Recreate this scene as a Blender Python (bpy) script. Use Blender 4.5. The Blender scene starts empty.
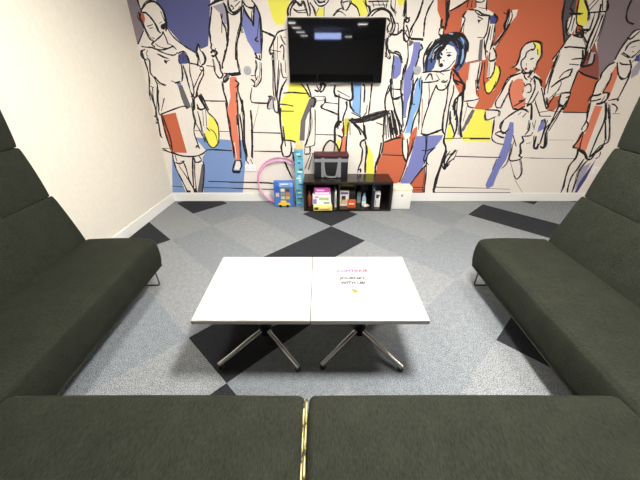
import bpy, bmesh, math, random
from mathutils import Vector, Matrix
from mathutils.geometry import tessellate_polygon

C = bpy.context.scene
COL = C.collection

# ------------------------------------------------------------------ camera
cam_data = bpy.data.cameras.new('camera')
cam_data.sensor_width = 36.0
cam_data.lens = 36.0 * 312.0 / 640.0
cam_data.clip_start = 0.02
cam = bpy.data.objects.new('camera', cam_data)
COL.objects.link(cam)
cam.location = (0, 0, 1.55)
cam.rotation_euler = (math.radians(90 - 28.6), 0, 0)
C.camera = cam

# ------------------------------------------------------------------ world, exposure
world = bpy.data.worlds.new('world')
C.world = world
world.use_nodes = True
world.node_tree.nodes['Background'].inputs[0].default_value = (0.9, 0.95, 1.0, 1)
world.node_tree.nodes['Background'].inputs[1].default_value = 0.0
C.view_settings.view_transform = 'Standard'
C.view_settings.look = 'None'
C.view_settings.gamma = 1
C.view_settings.use_curve_mapping = False
C.view_settings.exposure = 0.55
LAMP = 20.0          # strength of the small ceiling lamps
LAMP_KEY = 210.0      # the lamp panel above the seating group
LAMP_FILL = 75.0      # added fill panels beside it, brightening the walls
LAMP_BAR = 14.0
C.cycles.use_denoising = True
C.cycles.max_bounces = 8
LAMPS_FRONT = [(.55, 1.05, .38), (1.6, 1.9, .34), (-.9, 1.9, .34), (.4, 2.4, .26)]
MURAL_COLOURS = ['mauve', 'purple', 'blue', 'yellow', 'orange', 'maroon', 'cream', 'dmauve', 'ink', 'navy', 'peri', 'stripe', 'lilac', 'coral', 'pink', 'purse', 'lblue', 'dgrey', 'mustard', 'red', 'white', 'hair', 'violet', 'rust']
MURAL_PATCHES = """0 -1876 2483 -1770 2483 -1857 2173 -1839 2090 -1857 1910 -1960 1785 -1962 2173
1 -1596 2483 -1668 2156 -1625 2082 -1606 1945 -1507 1821 -1357 1711 -1310 1785 -1285 1748 -1205 1776 -1169 1919 -1127 2107 -1044 2483
2 -1527 825 -1103 795 -919 795 -935 582 -980 357 -1026 118 -1548 118 -1479 582 -1418 659
2 -1860 607 -1806 597 -1741 222 -1779 118 -1962 118
3 -517 2370 -533 2173 -493 2016 -458 1968 -379 1963 -356 2027 -304 2173 -283 2370
3 -26 2101 45 2111 39 2038 -45 2038
3 300 2273 462 2273 486 2111 479 2038 414 2038 378 2111 312 2152
3 774 2273 862 2273 868 2132 818 2121 790 2142
4 1136 2483 2611 2483 2941 1739 3076 1626 3150 1400 3124 1244 3141 1117 2777 1115 1878 1137 1807 1137 1638 1265 1530 1400 1351 1739 1289 1954 1259 2006 1207 2090
3 1805 1148 1948 1137 1988 1026 2057 1015 2078 913 2081 807 2115 772 1771 772 1723 819 1775 970
3 1542 941 1561 998 1620 854 1627 781 1543 781
0 2746 2483 3307 2483 3550 1875 3550 1692 3550 1510 3484 1460 3287 1645 3131 1549 3137 1470 2975 1785 2950 1919 2945 2073
0 2988 1830 3371 1919 3550 1510 3497 1480 3341 1645 3130 1500
5 2944 1807 3044 1669 3143 1450 2992 1495 2865 1568 2865 1739
4 785 758 902 810 1008 825 1044 597 1106 487 1046 265 968 231 902 231 857 357 719 357 731 503 776 613
4 1099 825 1167 832 1155 705 1117 582 1089 613
4 1337 487 1394 118 1227 118 1204 188 1182 222
4 902 810 1000 884 1042 795
4 1086 810 1130 927 1171 956 1183 795
6 -1846 629 -1492 597 -1474 503 -1559 118 -1785 127 -1841 438
6 -1063 535 -1010 535 -1019 422 -1098 430
6 1286 2370 1440 2370 1484 2173 1332 2074 1325 2173
6 1475 2038 1504 2085 1565 2095 1600 2111 1538 2370 1636 2370 1712 2101 1806 2059 1839 1963 1853 1886 1849 1773 1823 1692 1808 1645 1589 1645 1581 1830 1519 1897 1484 1908
6 1849 1773 1946 1930 1957 2027 1971 2090 2034 2095 2032 2038 1986 1973 1896 1773 1879 1739
6 1561 1919 1725 1919 1748 1773 1741 1639 1616 1615 1591 1633 1607 1716
6 1651 1612 1770 1633 1811 1349 1676 1349
6 1653 1450 1773 1450 1795 1297 1841 1257 1666 1231 1649 1374
6 1665 1238 1841 1257 1803 1144 1760 1040 1721 913
6 1800 1807 1886 1762 1928 1657 1952 1463 1913 1450 1872 1475 1845 1633
6 2036 1257 2124 1475 2234 1549 2359 1549 2468 1475 2521 1400 2622 1231 2636 1150 2753 1109 2723 1068 2590 1068 2587 898 2103 898 2061 1054 1972 1054 1940 1123 2010 1164
6 2273 1813 2332 1796 2380 1773 2401 1692 2385 1597 2373 1549 2316 1512 2266 1537 2234 1549 2179 1573 2137 1573 2171 1645 2169 1716 2202 1785
6 2237 1518 2155 1487 2107 1463 2072 1336 2143 1336 2195 1450 2278 1500
6 2068 1026 2500 1026 2586 854 2496 751 2533 582 2374 535 2161 736 2095 810
7 2436 2322 2499 2069 2539 1963 2614 1813 2653 1869 2590 2016 2628 2069 2566 2322
6 2577 2016 2632 2059 2689 1963 2664 1875 2618 1875
6 2735 1963 2800 1995 2752 2111 2616 2322 2851 2322 2917 2173 2928 2090 2938 2038 2939 1853 2929 1716 2875 1716 2859 1819 2774 1897
6 2664 1875 2794 1864 2869 1796 2894 1633 2551 1633 2627 1796
6 2641 2069 2692 2069 2702 1946 2695 1864
6 2608 1739 2852 1739 2881 1597 2873 1549 2851 1316 2758 1297 2598 1218 2546 1450 2574 1609
6 2760 1310 2868 1310 2864 1204 2858 1123 2748 1123 2792 1204
6 2502 1374 2651 1191 2640 1137 2582 1137
6 3144 1500 3198 1597 3243 1621 3396 1645 3463 1549 3469 1463 3447 1297 3448 1231 3512 1026 3185 1026 3144 1231 3125 1412
6 3225 1645 3260 1762 3292 1864 3345 1919 3450 1919 3550 1645 3502 1597 3253 1597
6 3328 1626 3460 1739 3550 1490 3489 1450 3413 1244
4 -1856 2064 -1819 2059 -1818 2016 -1847 1957 -1862 1995
8 -1668 1963 -1617 1984 -1613 1946 -1646 1919 -1675 1935
9 -1544 1692 -1490 1721 -1444 1681 -1437 1615 -1486 1609 -1548 1609 -1552 1657
8 -1710 1651 -1679 1639 -1628 1651 -1682 1627 -1687 1607 -1711 1621
10 -1625 1419 -1567 1425 -1583 1381 -1612 1381
11 -1611 1390 -1564 1400 -1536 1286 -1507 1169 -1566 1142 -1588 1202 -1602 1276
4 -1878 1076 -1702 1109 -1663 638 -1858 644
3 -1313 1096 -1273 1068 -1234 984 -1228 884 -1246 766 -1294 705 -1347 713 -1394 795 -1394 884 -1349 927
8 -1780 153 -1715 145 -1722 118 -1772 118
11 -1501 503 -1480 471 -1519 290 -1562 118 -1632 118 -1583 256
8 -1677 171 -1634 179 -1629 119 -1564 118 -1568 118 -1677 118
12 -1099 2121 -980 2152 -957 2090 -975 1963 -999 1973 -1026 2059
10 -785 2132 -754 2069 -692 1973 -666 2111 -640 2111 -620 1984 -625 1853 -638 1704 -706 1704 -729 1750 -775 1819 -803 1919 -818 1963
11 -1041 1500 -1007 1494 -1065 1431 -1084 1444
8 -1073 1521 -1004 1512 -905 1527 -891 1505 -986 1490 -1054 1507
13 -1009 1480 -939 1480 -932 1425 -947 1307 -962 1244 -995 970 -994 748 -1011 550 -1087 550 -1098 784 -1103 1015 -1091 1137 -1077 1158 -1031 1276 -1027 1400
14 -1077 766 -1046 766 -1048 566 -1088 566
15 -597 1284 -540 1277 -542 1144 -608 1144
8 -1124 414 -1011 414 -1040 376 -1120 381
3 -350 1420 -215 1420 -137 1349 -122 1258 -189 1104 -233 1004 -252 784 -295 766 -429 803 -444 958 -459 1115 -452 1234 -366 1338
11 -122 1258 -65 1271 -58 1218 -142 1093 -173 1015 -191 788 -253 788 -231 1015 -188 1115
15 -597 1284 -540 1277 -549 1150 -615 1150
8 194 1012 239 1012 240 956 202 970
16 372 1475 463 1475 479 1218 481 1068 412 1109 373 1150 381 1297
17 357 1040 490 1047 561 1082 764 1123 821 1137 810 1109 640 1026 493 991 366 1005
18 290 1040 349 1047 355 913 312 854 292 970
19 257 913 285 970 281 854
13 267 840 328 840 320 644 250 652
18 291 1012 335 1012 334 869 290 840
3 207 795 252 810 249 675 202 667
3 570 751 621 690 666 613 703 357 595 357 590 582
10 817 1686 866 1675 901 1609 900 1512 857 1463 815 1463 808 1585
8 984 1853 1105 1841 1102 1821 980 1836
11 954 1830 1002 1819 1000 1785 955 1773
10 1004 1812 1070 1812 1092 1751 1082 1692 1070 1636 1037 1573 1034 1450 1042 1323 1016 1218 1015 1060 979 1071 967 1255 953 1349 942 1513 991 1610 1005 1739
20 956 1762 999 1796 1003 1716 991 1609 963 1609
16 1096 1460 1143 1475 1164 1349 1162 1255 1143 1148 1109 1071 1103 884 1032 870 1052 1054 1068 1218 1088 1400
14 901 1204 927 1231 942 1171
17 592 1068 736 1109 808 1123 826 1096 741 1054 626 1012 596 1019
10 1173 840 1498 854 1491 810 1426 705 1358 644 1332 519 1299 422 1197 239 1150 222 1050 231 1118 455 1151 675
8 957 1853 1098 1847 1101 1824 967 1830
21 1164 1692 1185 1762 1238 1830 1324 1884 1417 1894 1510 1880 1579 1830 1599 1776 1594 1720 1595 1664 1588 1597 1545 1539 1491 1534 1491 1621 1486 1716 1442 1771 1374 1789 1307 1748 1284 1692 1274 1626 1262 1568 1225 1529 1169 1529 1145 1607
20 1307 1748 1374 1789 1443 1766 1487 1711 1485 1617 1443 1549 1368 1539 1318 1626 1295 1692
8 1375 1686 1406 1704 1436 1686 1405 1675
8 1298 1733 1330 1710 1337 1686 1313 1689
8 1361 1745 1372 1745 1374 1733 1363 1733
8 1321 1609 1340 1621 1366 1591 1342 1573 1312 1585
11 1707 1830 1738 1841 1773 1645 1742 1633 1727 1669
9 1759 2043 1809 2048 1844 2016 1829 1973 1777 1973
8 1637 2011 1671 2006 1694 2016 1667 1995 1659 1973
3 1913 1450 1930 1597 1981 1573 2012 1524 2005 1425 1985 1349 1939 1307 1897 1338 1873 1410
13 2149 1412 2219 1463 2275 1463 2327 1387 2327 1297 2383 1231 2397 1164 2262 1150 2172 1310
9 2634 1026 2674 1040 2693 941 2642 913
3 2280 1813 2333 1813 2380 1773 2397 1704 2378 1681 2345 1739 2306 1773
19 2265 1561 2281 1577 2301 1559 2285 1543
10 2269 1004 2314 998 2348 884 2361 687 2350 550 2306 435 2287 317 2277 208 2208 167 2174 222 2186 303 2213 422 2239 563 2261 711 2260 866 2264 936
10 2674 1040 2698 927 2637 884 2628 956
3 2604 2273 2648 2273 2759 2080 2794 1995 2768 1946 2696 1963 2653 2038 2650 2111
15 2942 1716 2990 1716 2999 1645 2958 1645
15 2949 1716 2985 1710 2998 1615 2952 1609
4 2632 1204 2690 1284 2762 1284 2784 1204 2724 1150
13 3267 1597 3299 1573 3331 1487 3333 1438 3335 1257 3312 1244 3309 1316 3245 1316 3269 1438 3252 1524
13 3207 1184 3298 1177 3304 956 3313 636 3236 675 3198 690 3143 713 3158 869 3219 869 3211 998
12 3472 1573 3506 1645 3545 1621 3550 1506 3490 1463 3463 1549
9 3447 1681 3477 1704 3512 1633 3450 1633
12 3339 455 3440 519 3415 307 3377 153 3355 273
22 3484 566 3479 503 3464 307 3420 118 3386 118 3393 239 3430 389"""
MURAL_LINES = """8 14 -1836 2090 -1777 2142 -1715 2162 -1656 2142 -1613 2085 -1606 2006 -1612 1952 -1629 1908
8 14 -1836 2069 -1792 2064 -1751 2022 -1719 1968 -1705 1919 -1686 1891
8 7 -1640 2080 -1623 2016 -1613 1973
8 11 -1858 2059 -1866 2006 -1848 1952 -1836 1897 -1811 1841 -1772 1813
8 10 -1772 1813 -1717 1847 -1667 1886 -1655 1908
8 12 -1857 2069 -1873 2027 -1864 1990
8 7 -1816 1950 -1781 1957 -1752 1968
8 8 -1794 1932 -1760 1939
8 7 -1836 1897 -1817 1869
8 10 -1788 1853 -1765 1841
8 6 -1685 1976 -1649 1990
8 10 -1653 1891 -1638 1841 -1629 1796
8 10 -1772 1813 -1804 1790 -1778 1762
8 11 -1924 1771 -1858 1764 -1805 1762 -1769 1745 -1703 1739 -1631 1756 -1580 1773 -1553 1745
8 7 -1768 1802 -1735 1773 -1685 1756 -1638 1756
8 10 -1752 1733 -1671 1704 -1592 1692 -1546 1716
8 9 -1772 1704 -1718 1675 -1661 1657
8 7 -1629 1796 -1598 1785 -1568 1768
8 11 -1890 1745 -1929 1727 -1945 1692 -1928 1657 -1897 1645
8 6 -1865 1739 -1888 1704 -1875 1675
8 11 -1830 2273 -1852 2173 -1841 2095 -1836 2069
8 12 -1858 1914 -1952 1790
8 11 -1613 1946 -1565 1869 -1511 1813 -1429 1756 -1356 1716
8 11 -1351 1704 -1307 1796 -1297 1739
8 10 -1297 1739 -1270 1704 -1258 1657
8 10 -1309 1785 -1338 1704 -1328 1645
8 11 -1541 1704 -1482 1727 -1444 1681 -1431 1609
8 9 -1530 1692 -1550 1633 -1523 1597
8 6 -1499 1681 -1502 1633
8 10 -1437 1615 -1390 1609 -1330 1597
8 11 -1933 1739 -1925 1692 -1917 1621 -1915 1524 -1924 1438 -1950 1336 -1960 1244
8 10 -1890 1669 -1866 1633 -1887 1524 -1855 1456 -1845 1387 -1870 1257 -1885 1137
8 9 -1930 1387 -1890 1374
8 9 -1905 1374 -1924 1271 -1936 1137
8 8 -1852 1387 -1887 1244 -1922 1137
8 9 -1796 1264 -1849 1164
8 12 -1855 1487 -1830 1444 -1796 1412 -1751 1393
8 9 -1676 1444 -1625 1419
8 12 -1639 1419 -1602 1425 -1578 1438
8 11 -1529 1603 -1532 1524 -1557 1438
8 9 -1516 1597 -1502 1500 -1490 1387 -1475 1284
8 10 -1438 1609 -1451 1512 -1440 1425 -1443 1336 -1463 1271
8 6 -1496 1561 -1489 1463 -1478 1374
8 10 -1333 1585 -1293 1573 -1306 1500 -1355 1425 -1410 1323 -1444 1257
8 9 -1295 1561 -1360 1475 -1417 1400 -1448 1349
8 13 -1353 1585 -1331 1669 -1329 1716
8 8 -1320 1692 -1321 1609
8 10 -1277 1704 -1256 1669 -1282 1597
8 8 -1337 1561 -1320 1543 -1289 1561 -1305 1585 -1335 1573
8 11 -1474 1323 -1454 1277 -1417 1284 -1403 1323
8 9 -1458 1257 -1474 1137
8 11 -1482 1284 -1468 1244 -1489 1137
8 11 -1408 1297 -1376 1231 -1347 1150
8 11 -1362 1310 -1335 1218 -1306 1137
8 11 -1442 1150 -1394 1137 -1362 1150
8 11 -1332 1238 -1217 1234
8 9 -1249 1591 -1160 1583
8 12 -1875 1089 -1762 1130 -1605 1177 -1542 1164
8 11 -1862 1082 -1843 941 -1832 825 -1836 675
8 11 -1880 1096 -1878 984 -1870 825 -1859 675
8 12 -1947 1349 -1939 1271 -1926 1150 -1939 1068 -1934 970 -1947 854 -1925 818
8 9 -1840 1349 -1880 1244 -1899 1109 -1884 1082
8 9 -1805 1257 -1866 1123
8 16 -1952 1075 -1927 1026 -1953 984
8 14 -1937 956 -1943 840
8 10 -1955 695 -1870 695
8 11 -1456 1271 -1462 1164 -1499 1123 -1491 1012 -1528 898 -1517 795 -1503 705
8 13 -1432 1204 -1420 1150 -1362 1150 -1335 1177
8 9 -1440 1123 -1434 998 -1427 869 -1415 766
8 8 -1381 1123 -1397 956
8 8 -1342 1137 -1359 956
8 9 -1495 1218 -1500 1040 -1452 898 -1432 840
8 12 -1393 1297 -1352 1204 -1313 1096
8 10 -1526 905 -1421 901
8 11 -1313 1096 -1261 1047 -1229 970 -1230 869 -1254 766 -1309 705 -1361 720 -1394 795 -1403 876
8 8 -1326 927 -1275 869 -1261 766
8 17 -1369 941 -1331 898
8 10 -1521 736 -1503 705 -1491 690
8 14 -1954 698 -1901 659 -1844 636 -1727 597 -1570 597 -1471 629 -1408 675
8 13 -1408 675 -1291 678 -1098 667
8 9 -1961 672 -1867 641
8 14 -1461 273 -1047 260
8 12 -1533 188 -1056 179
8 11 -1949 208 -1796 196
8 14 -1846 629 -1848 550 -1841 438 -1810 323 -1773 188 -1767 136
8 12 -1839 519 -1779 503 -1723 542
8 14 -1818 613 -1812 535
8 13 -1733 535 -1713 438 -1703 290 -1669 171
8 10 -1800 479 -1751 373 -1696 239 -1662 162
8 13 -1599 597 -1628 422 -1669 171
8 9 -1590 535 -1620 340 -1636 171
8 13 -1589 582 -1570 519 -1502 542 -1515 597
8 12 -1487 535 -1483 455 -1529 256 -1562 118
8 10 -1536 698 -1510 728 -1497 698
8 11 -1845 736 -1835 644
8 14 -1106 2121 -1132 2038 -1162 1941 -1168 1864 -1173 1796
8 16 -1130 2126 -1068 2157 -976 2178
8 10 -1164 1807 -1179 1762 -1162 1739
8 17 -1187 1710 -1149 1739 -1120 1710 -1158 1681 -1184 1692
8 10 -1126 1756 -1159 1716
8 16 -980 2152 -958 2080 -962 1963 -977 1853 -1004 1762 -1054 1645
8 11 -1026 2059 -1017 1984 -994 1919 -995 1819
8 9 -1013 2059 -1038 1891
8 14 -932 2173 -928 2111 -889 2069 -835 2085 -805 2121
8 11 -952 2080 -898 2048 -823 2080
8 9 -912 2132 -883 2111 -898 2095
8 12 -869 2121 -813 2162
8 9 -876 2162 -837 2173
8 12 -786 2173 -803 2090 -822 1984 -860 1886 -891 1796 -918 1692 -918 1645
8 9 -813 2111 -830 1919 -819 1897
8 11 -785 2132 -755 2059 -698 1979
8 12 -664 2132 -690 2059 -697 1952
8 9 -788 2162 -754 2121 -705 2106 -651 2126
8 14 -698 2173 -658 2126 -627 2048 -624 1941 -628 1819 -643 1657
8 7 -618 2069 -674 1830
8 20 -705 1716 -684 1657
8 18 -660 1692 -656 1657
8 10 -664 1864 -694 1830 -661 1819
8 17 -619 1914 -555 1891 -478 1858
8 10 -479 1853 -516 1796 -541 1739 -531 1692
8 10 -1149 1739 -1133 1669 -1110 1597 -1105 1537 -1090 1500 -1130 1469 -1170 1524 -1174 1585 -1176 1657
8 8 -1104 1633 -1098 1585
8 10 -1272 1727 -1249 1669 -1264 1621 -1310 1597
8 9 -1256 1591 -1174 1585
8 11 -1020 1739 -1044 1669 -1074 1609 -1081 1561
8 11 -905 1739 -911 1645 -901 1561 -893 1512
8 13 -1073 1518 -1004 1512 -905 1524 -894 1506 -993 1494
8 13 -1040 1506 -1081 1463 -1073 1425 -1017 1469
8 14 -1092 1438 -1100 1336 -1081 1218 -1093 1137
8 10 -956 1456 -919 1412 -959 1374
8 14 -933 1412 -936 1336 -914 1218 -902 1137
8 16 -959 1323 -972 1218
8 8 -938 1374 -968 1137
8 11 -705 1645 -704 1585 -727 1500 -710 1450
8 11 -646 1621 -655 1524 -668 1450 -717 1387 -759 1387
8 10 -776 1494 -713 1494
8 10 -772 1463 -734 1425 -752 1387
8 9 -693 1487 -733 1438
8 20 -710 1669 -644 1645
8 10 -775 1374 -795 1224 -603 1211
8 12 -1339 1238 -1087 1231
8 12 -1376 1310 -1345 1244 -1316 1164
8 11 -1369 1271 -1342 1177 -1335 1137
8 10 -541 1739 -530 1704 -502 1716
8 10 -500 1739 -510 1597 -512 1374 -506 1244
8 10 -443 1561 -497 1271
8 6 -488 1716 -503 1500
8 9 -597 1284 -576 1277 -602 1218 -614 1164 -586 1144
8 15 -1096 1218 -1095 1123 -1090 998 -1088 854 -1077 705 -1080 566
8 22 -983 1082 -989 970
8 11 -955 1244 -969 1068 -985 825 -1001 566
8 11 -944 1096 -938 898 -942 736 -928 582
8 15 -897 1244 -902 1137 -897 1054 -924 825 -918 675 -913 582
8 19 -814 1137 -817 970 -832 825 -857 582
8 5 -714 1191 -806 927
8 11 -798 1218 -610 1211
8 12 -1275 1231 -1094 1228
8 11 -1218 898 -1090 895
8 13 -811 884 -478 876
8 13 -1368 682 -1098 667
8 11 -826 659 -468 652
8 11 -460 1164 -468 1040 -466 825 -461 766 -480 705 -462 613 -456 582
8 11 -443 825 -425 720
8 17 -1067 542 -1110 455 -1118 398 -1063 389 -1021 406
8 13 -1003 550 -995 487 -1027 422
8 13 -1067 542 -1004 542
8 13 -932 690 -930 566 -932 550
8 15 -940 550 -905 503
8 13 -876 558 -851 495
8 13 -826 736 -851 566
8 12 -1177 260 -793 256 -590 243
8 11 -1188 179 -793 167 -579 162
8 11 -826 662 -468 659
8 13 -458 550 -402 406 -358 307
8 10 -443 535 -372 357
8 13 -344 644 -326 503 -314 389
8 12 -478 1858 -442 1902 -362 1924
8 11 -472 1853 -532 1762 -541 1727 -517 1692 -527 1645
8 10 -534 1739 -427 1721
8 9 -492 1853 -507 1645
8 7 -451 1864 -472 1645
8 9 -417 1875 -394 1819 -369 1785
8 10 -431 1762 -403 1785 -392 1739 -404 1645
8 7 -366 1853 -386 1853
8 14 -330 2038 -327 2101 -279 2162 -228 2183
8 12 -311 2038 -294 2111 -242 2157 -192 2126 -171 2162 -141 2111 -123 2038
8 8 -276 2095 -219 2069 -142 2069
8 7 -282 2106 -231 2085 -128 2095
8 12 -266 2173 -204 2142
8 11 -127 2173 -103 2090 -104 2038
8 11 -102 2152 -64 2101 -45 2038
8 11 -63 2173 -13 2126 51 2132 89 2173
8 14 -32 2173 0 2152 51 2162
8 7 -13 2111 -39 2059
8 9 45 2121 41 2038
8 8 142 2038 180 2080 205 2101
8 8 129 2038 180 2090 243 2106
8 7 161 2059 206 2080 272 2043
8 12 222 2173 217 2142 244 2090
8 11 311 2173 312 2142 270 2085
8 7 244 2090 295 2090
8 11 312 2152 378 2111 414 2038
8 12 229 2152 292 2162
8 12 457 2173 472 2132 499 2111 516 2059 492 2038
8 9 533 2162 550 2111
8 9 583 2173 613 2121
8 9 636 2152 666 2111
8 9 685 2173 678 2111
8 11 723 2173 730 2111 787 2059
8 7 536 2132 689 2132
8 12 495 2162 699 2162
8 13 505 2038 540 2085 615 2106 680 2095 735 2059 767 2006 786 1952 767 1886 731 1858
8 11 531 2038 579 2080 642 2095 708 2069 740 2016 760 1952 740 1897
8 12 700 2027 730 1984 709 1941 727 1897
8 7 758 2090 783 2038
8 8 790 1979 817 1973 822 1930 820 1886 795 1875
8 10 826 1897 868 1924
8 7 767 2173 770 2090
8 11 875 2173 873 2090 867 2038
8 11 933 2027 884 2006 880 1941 889 1864 923 1813 946 1841 898 1897
8 10 725 1853 727 1762 772 1727
8 10 693 1841 716 1739 710 1669
8 11 788 1704 826 1721 869 1704 904 1645
8 12 746 1716 814 1710 872 1681 908 1615
8 13 809 1692 801 1585 802 1450 800 1400
8 11 711 1853 735 1750 762 1692 772 1657
8 10 705 1716 737 1669 766 1657
8 11 922 1919 888 1875 900 1830 936 1813
8 10 881 1875 895 1919
8 11 728 1886 795 1875 846 1897 869 1919
8 10 729 1875 723 1807
8 12 937 1807 959 1692 955 1621 938 1537 921 1450 927 1349
8 10 943 1609 924 1537 929 1450
8 11 1079 1796 1100 1750 1076 1727 1073 1657
8 11 1073 1657 1043 1537 1027 1450
8 8 981 1919 964 1853
8 8 1093 1919 1104 1853
8 12 1101 1475 1075 1412 1070 1349
8 8 1134 1487 1120 1438 1141 1349
8 10 1052 1475 1061 1361
8 15 1252 1841 1201 1750 1174 1669 1182 1537
8 12 1203 1819 1160 1750 1135 1657 1154 1537
8 20 1356 1853 1273 1796 1224 1692 1223 1621
8 12 1340 1796 1297 1739 1317 1597
8 13 1142 1524 1251 1537 1336 1531 1443 1549
8 12 1182 1450 1228 1512 1266 1450
8 9 1172 1425 1332 1438
8 10 1297 1512 1351 1450
8 13 841 1355 912 1355
8 13 907 1450 930 1323 969 1191 977 1068 1006 956
8 14 1048 1450 1059 1323 1060 1218 1042 1026 1015 884
8 13 1147 1450 1165 1284 1157 1150 1118 1012 1108 869
8 13 1061 1412 1076 1204
8 11 986 1054 1022 1061
8 11 1047 1204 1106 1198
8 9 1161 1218 1179 1054 1193 913
8 8 1230 1412 1259 1284 1260 1191
8 12 1317 1400 1290 1310 1262 1177 1235 1026 1230 869
8 13 1317 1400 1347 1355 1412 1349 1459 1400
8 20 1230 869 1293 854 1394 884 1478 920
8 14 1454 1387 1466 1218 1461 1054 1480 913 1521 854
8 12 1158 1425 1269 1431 1336 1450
8 9 1379 1450 1440 1425
8 12 788 1450 803 1374 757 1271 761 1150
8 12 804 1361 927 1349
8 14 806 1349 845 1257 935 1284 953 1310
8 12 837 1257 871 1150 958 984 993 941
8 12 782 1374 853 1244
8 10 672 998 749 977
8 13 763 1137 774 795
8 14 790 1082 840 825
8 16 824 1109 901 825
8 16 852 1123 940 884
8 19 912 1054 987 869
8 22 875 1054 931 825
8 14 956 998 1000 884
8 11 816 1054 864 810
8 10 580 1412 583 1284
23 12 1184 1257 1235 884
8 14 1008 825 1036 629 1094 519
8 13 1063 810 1099 659 1092 535
8 14 761 854 777 766 767 629 710 471 710 373
8 13 784 766 903 803 992 825
8 13 776 616 1043 605
8 11 1293 854 1317 659 1308 566 1334 503
8 11 1153 825 1141 690 1106 550 1073 373 1039 256
8 7 1116 471 1085 340 1054 265
8 10 1268 675 1323 667 1426 705
8 16 1426 705 1361 629 1342 550 1353 487 1286 406 1182 222
8 16 1350 503 1369 340 1380 171 1385 118
8 12 1319 550 1385 487
8 14 1204 188 1385 188
8 12 1209 153 1391 153
8 9 1231 118 1364 118
8 15 1521 854 1530 766 1571 675 1548 550 1534 455 1512 307 1507 153 1510 118
8 13 1535 535 1585 438 1652 503
8 14 1621 659 1576 566 1582 455
8 13 869 2173 873 2090 883 2016
8 16 1046 2173 1037 2111 1011 2027 965 1941 951 1897
8 14 1154 2173 1115 2101 1091 2016 1098 1930 1102 1864
8 14 871 2011 913 1984 929 2011 894 2027
8 11 880 1984 888 1875 922 1819 952 1841 938 1897 909 1963
8 10 843 1914 888 1924
8 19 1266 2016 1271 1952 1305 1946
8 15 1287 2173 1310 2090 1322 1963
8 10 1260 1941 1257 1886 1299 1875 1302 1930
8 20 1156 1692 1199 1762 1269 1819 1356 1853
8 18 1203 1657 1230 1739 1300 1796 1390 1819
8 20 1246 1645 1261 1716 1318 1773 1380 1802
8 13 1326 1657 1292 1692 1311 1739 1358 1773
16 10 1189 1657 1214 1750 1272 1802
20 9 1230 1657 1251 1733 1316 1785
8 17 1942 2101 1944 2027 1937 1963 1949 1919
8 9 1965 2090 1990 2027 1969 1941
8 9 1893 2069 1943 2053
8 11 1986 1973 1935 1875 1883 1773
8 11 1949 1919 1904 1841 1856 1773
8 10 1829 1973 1845 1864 1842 1773 1838 1739
8 10 1782 1952 1786 1864 1778 1762 1815 1669
8 6 1806 1963 1814 1830
8 9 1585 2173 1600 2111
8 11 1693 2173 1703 2111 1716 2085
8 11 1533 2095 1619 2085 1677 2059 1759 2043
8 9 1595 2080 1654 2048 1760 2038
8 10 1631 2038 1696 2011
8 12 1504 2085 1475 2038 1506 2016 1490 1941 1480 1897
8 7 1502 2006 1513 1897
8 11 1757 2048 1767 1908 1745 1841
8 10 1675 1853 1729 1853
8 9 1588 2162 1641 2152 1674 2173
8 8 1626 2111 1705 2101
8 11 1792 2064 1850 2016 1829 1973
8 14 1331 2080 1395 2111 1516 2173
8 19 1313 2173 1316 2090 1333 2038 1317 1984 1317 1919
8 14 1509 2173 1504 2111
8 12 1547 2173 1549 2111
8 32 1276 1853 1353 1869 1446 1869 1516 1853
8 19 1350 1886 1468 1891 1542 1853 1582 1796 1593 1716
8 32 1436 1853 1510 1785 1537 1692 1528 1609 1487 1573
8 15 1564 1785 1576 1669 1549 1573
8 20 1287 1796 1360 1836 1430 1819 1482 1762
8 7 1293 1762 1354 1796
8 10 1370 1713 1424 1716
8 8 1342 1645 1372 1633
8 9 1335 1537 1413 1561 1448 1597 1479 1645
8 15 1460 1537 1463 1450 1447 1387
8 20 1469 1561 1537 1500 1629 1400 1655 1349
8 15 1493 1512 1505 1450 1572 1400
8 10 1367 1438 1412 1425 1435 1450
8 20 1501 1537 1548 1512
8 10 1337 1524 1383 1500
8 10 1455 1349 1417 1400
8 10 1975 1585 2012 1524 2005 1425 1968 1349
8 12 1872 1762 1918 1692 1917 1645 1857 1639 1844 1716
8 9 1843 1639 1886 1475
8 11 1920 1633 1932 1537 1910 1463
8 16 1875 1463 1919 1481
8 11 1793 1621 1789 1500 1794 1361
8 9 1811 1633 1843 1450 1890 1349
8 6 1869 1621 1897 1487
8 10 1759 1621 1773 1450 1811 1349
8 10 1754 1830 1781 1750 1824 1716
8 9 1615 1619 1739 1645
16 12 1496 1853 1529 1824 1542 1796
16 15 1545 1750 1556 1669 1548 1609
16 15 1363 1888 1410 1884
8 18 1498 1450 1626 1412 1642 1374 1620 1310 1562 1244 1562 1137
8 12 1516 1400 1524 1323 1508 1191 1513 1012 1518 869
8 21 1627 1374 1655 1218 1665 1068 1691 913 1725 825
8 12 1617 1323 1588 1257 1613 1068 1607 1026
8 16 1551 1191 1608 1096 1640 1012 1646 913 1634 825
8 12 1528 1123 1550 1012 1595 941 1635 854
8 16 1594 1231 1573 1191 1591 1068
8 11 1655 1012 1681 854
8 12 1557 1054 1544 970
8 10 1529 813 1727 818
8 13 1742 818 2078 818
8 11 1666 1231 1766 1238 1841 1257
8 9 1705 1218 1738 1171 1800 1157
8 12 1752 1450 1792 1310
8 7 1827 1284 1797 1349
8 8 1721 1211 1707 1012
8 10 1863 1425 1891 1342 1936 1310 1968 1349 1987 1438
11 35 1804 1137 1768 1040 1724 898
8 12 2143 1481 2107 1412 2068 1297 2039 1218 2068 1164 2105 1164
8 13 2161 1323 2130 1231 2109 1150
8 10 2167 1450 2168 1323 2262 1150
8 16 2262 1150 2330 1144 2393 1177
8 13 2126 1494 2256 1524
8 11 2248 1549 2274 1512 2326 1524 2346 1549
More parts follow.
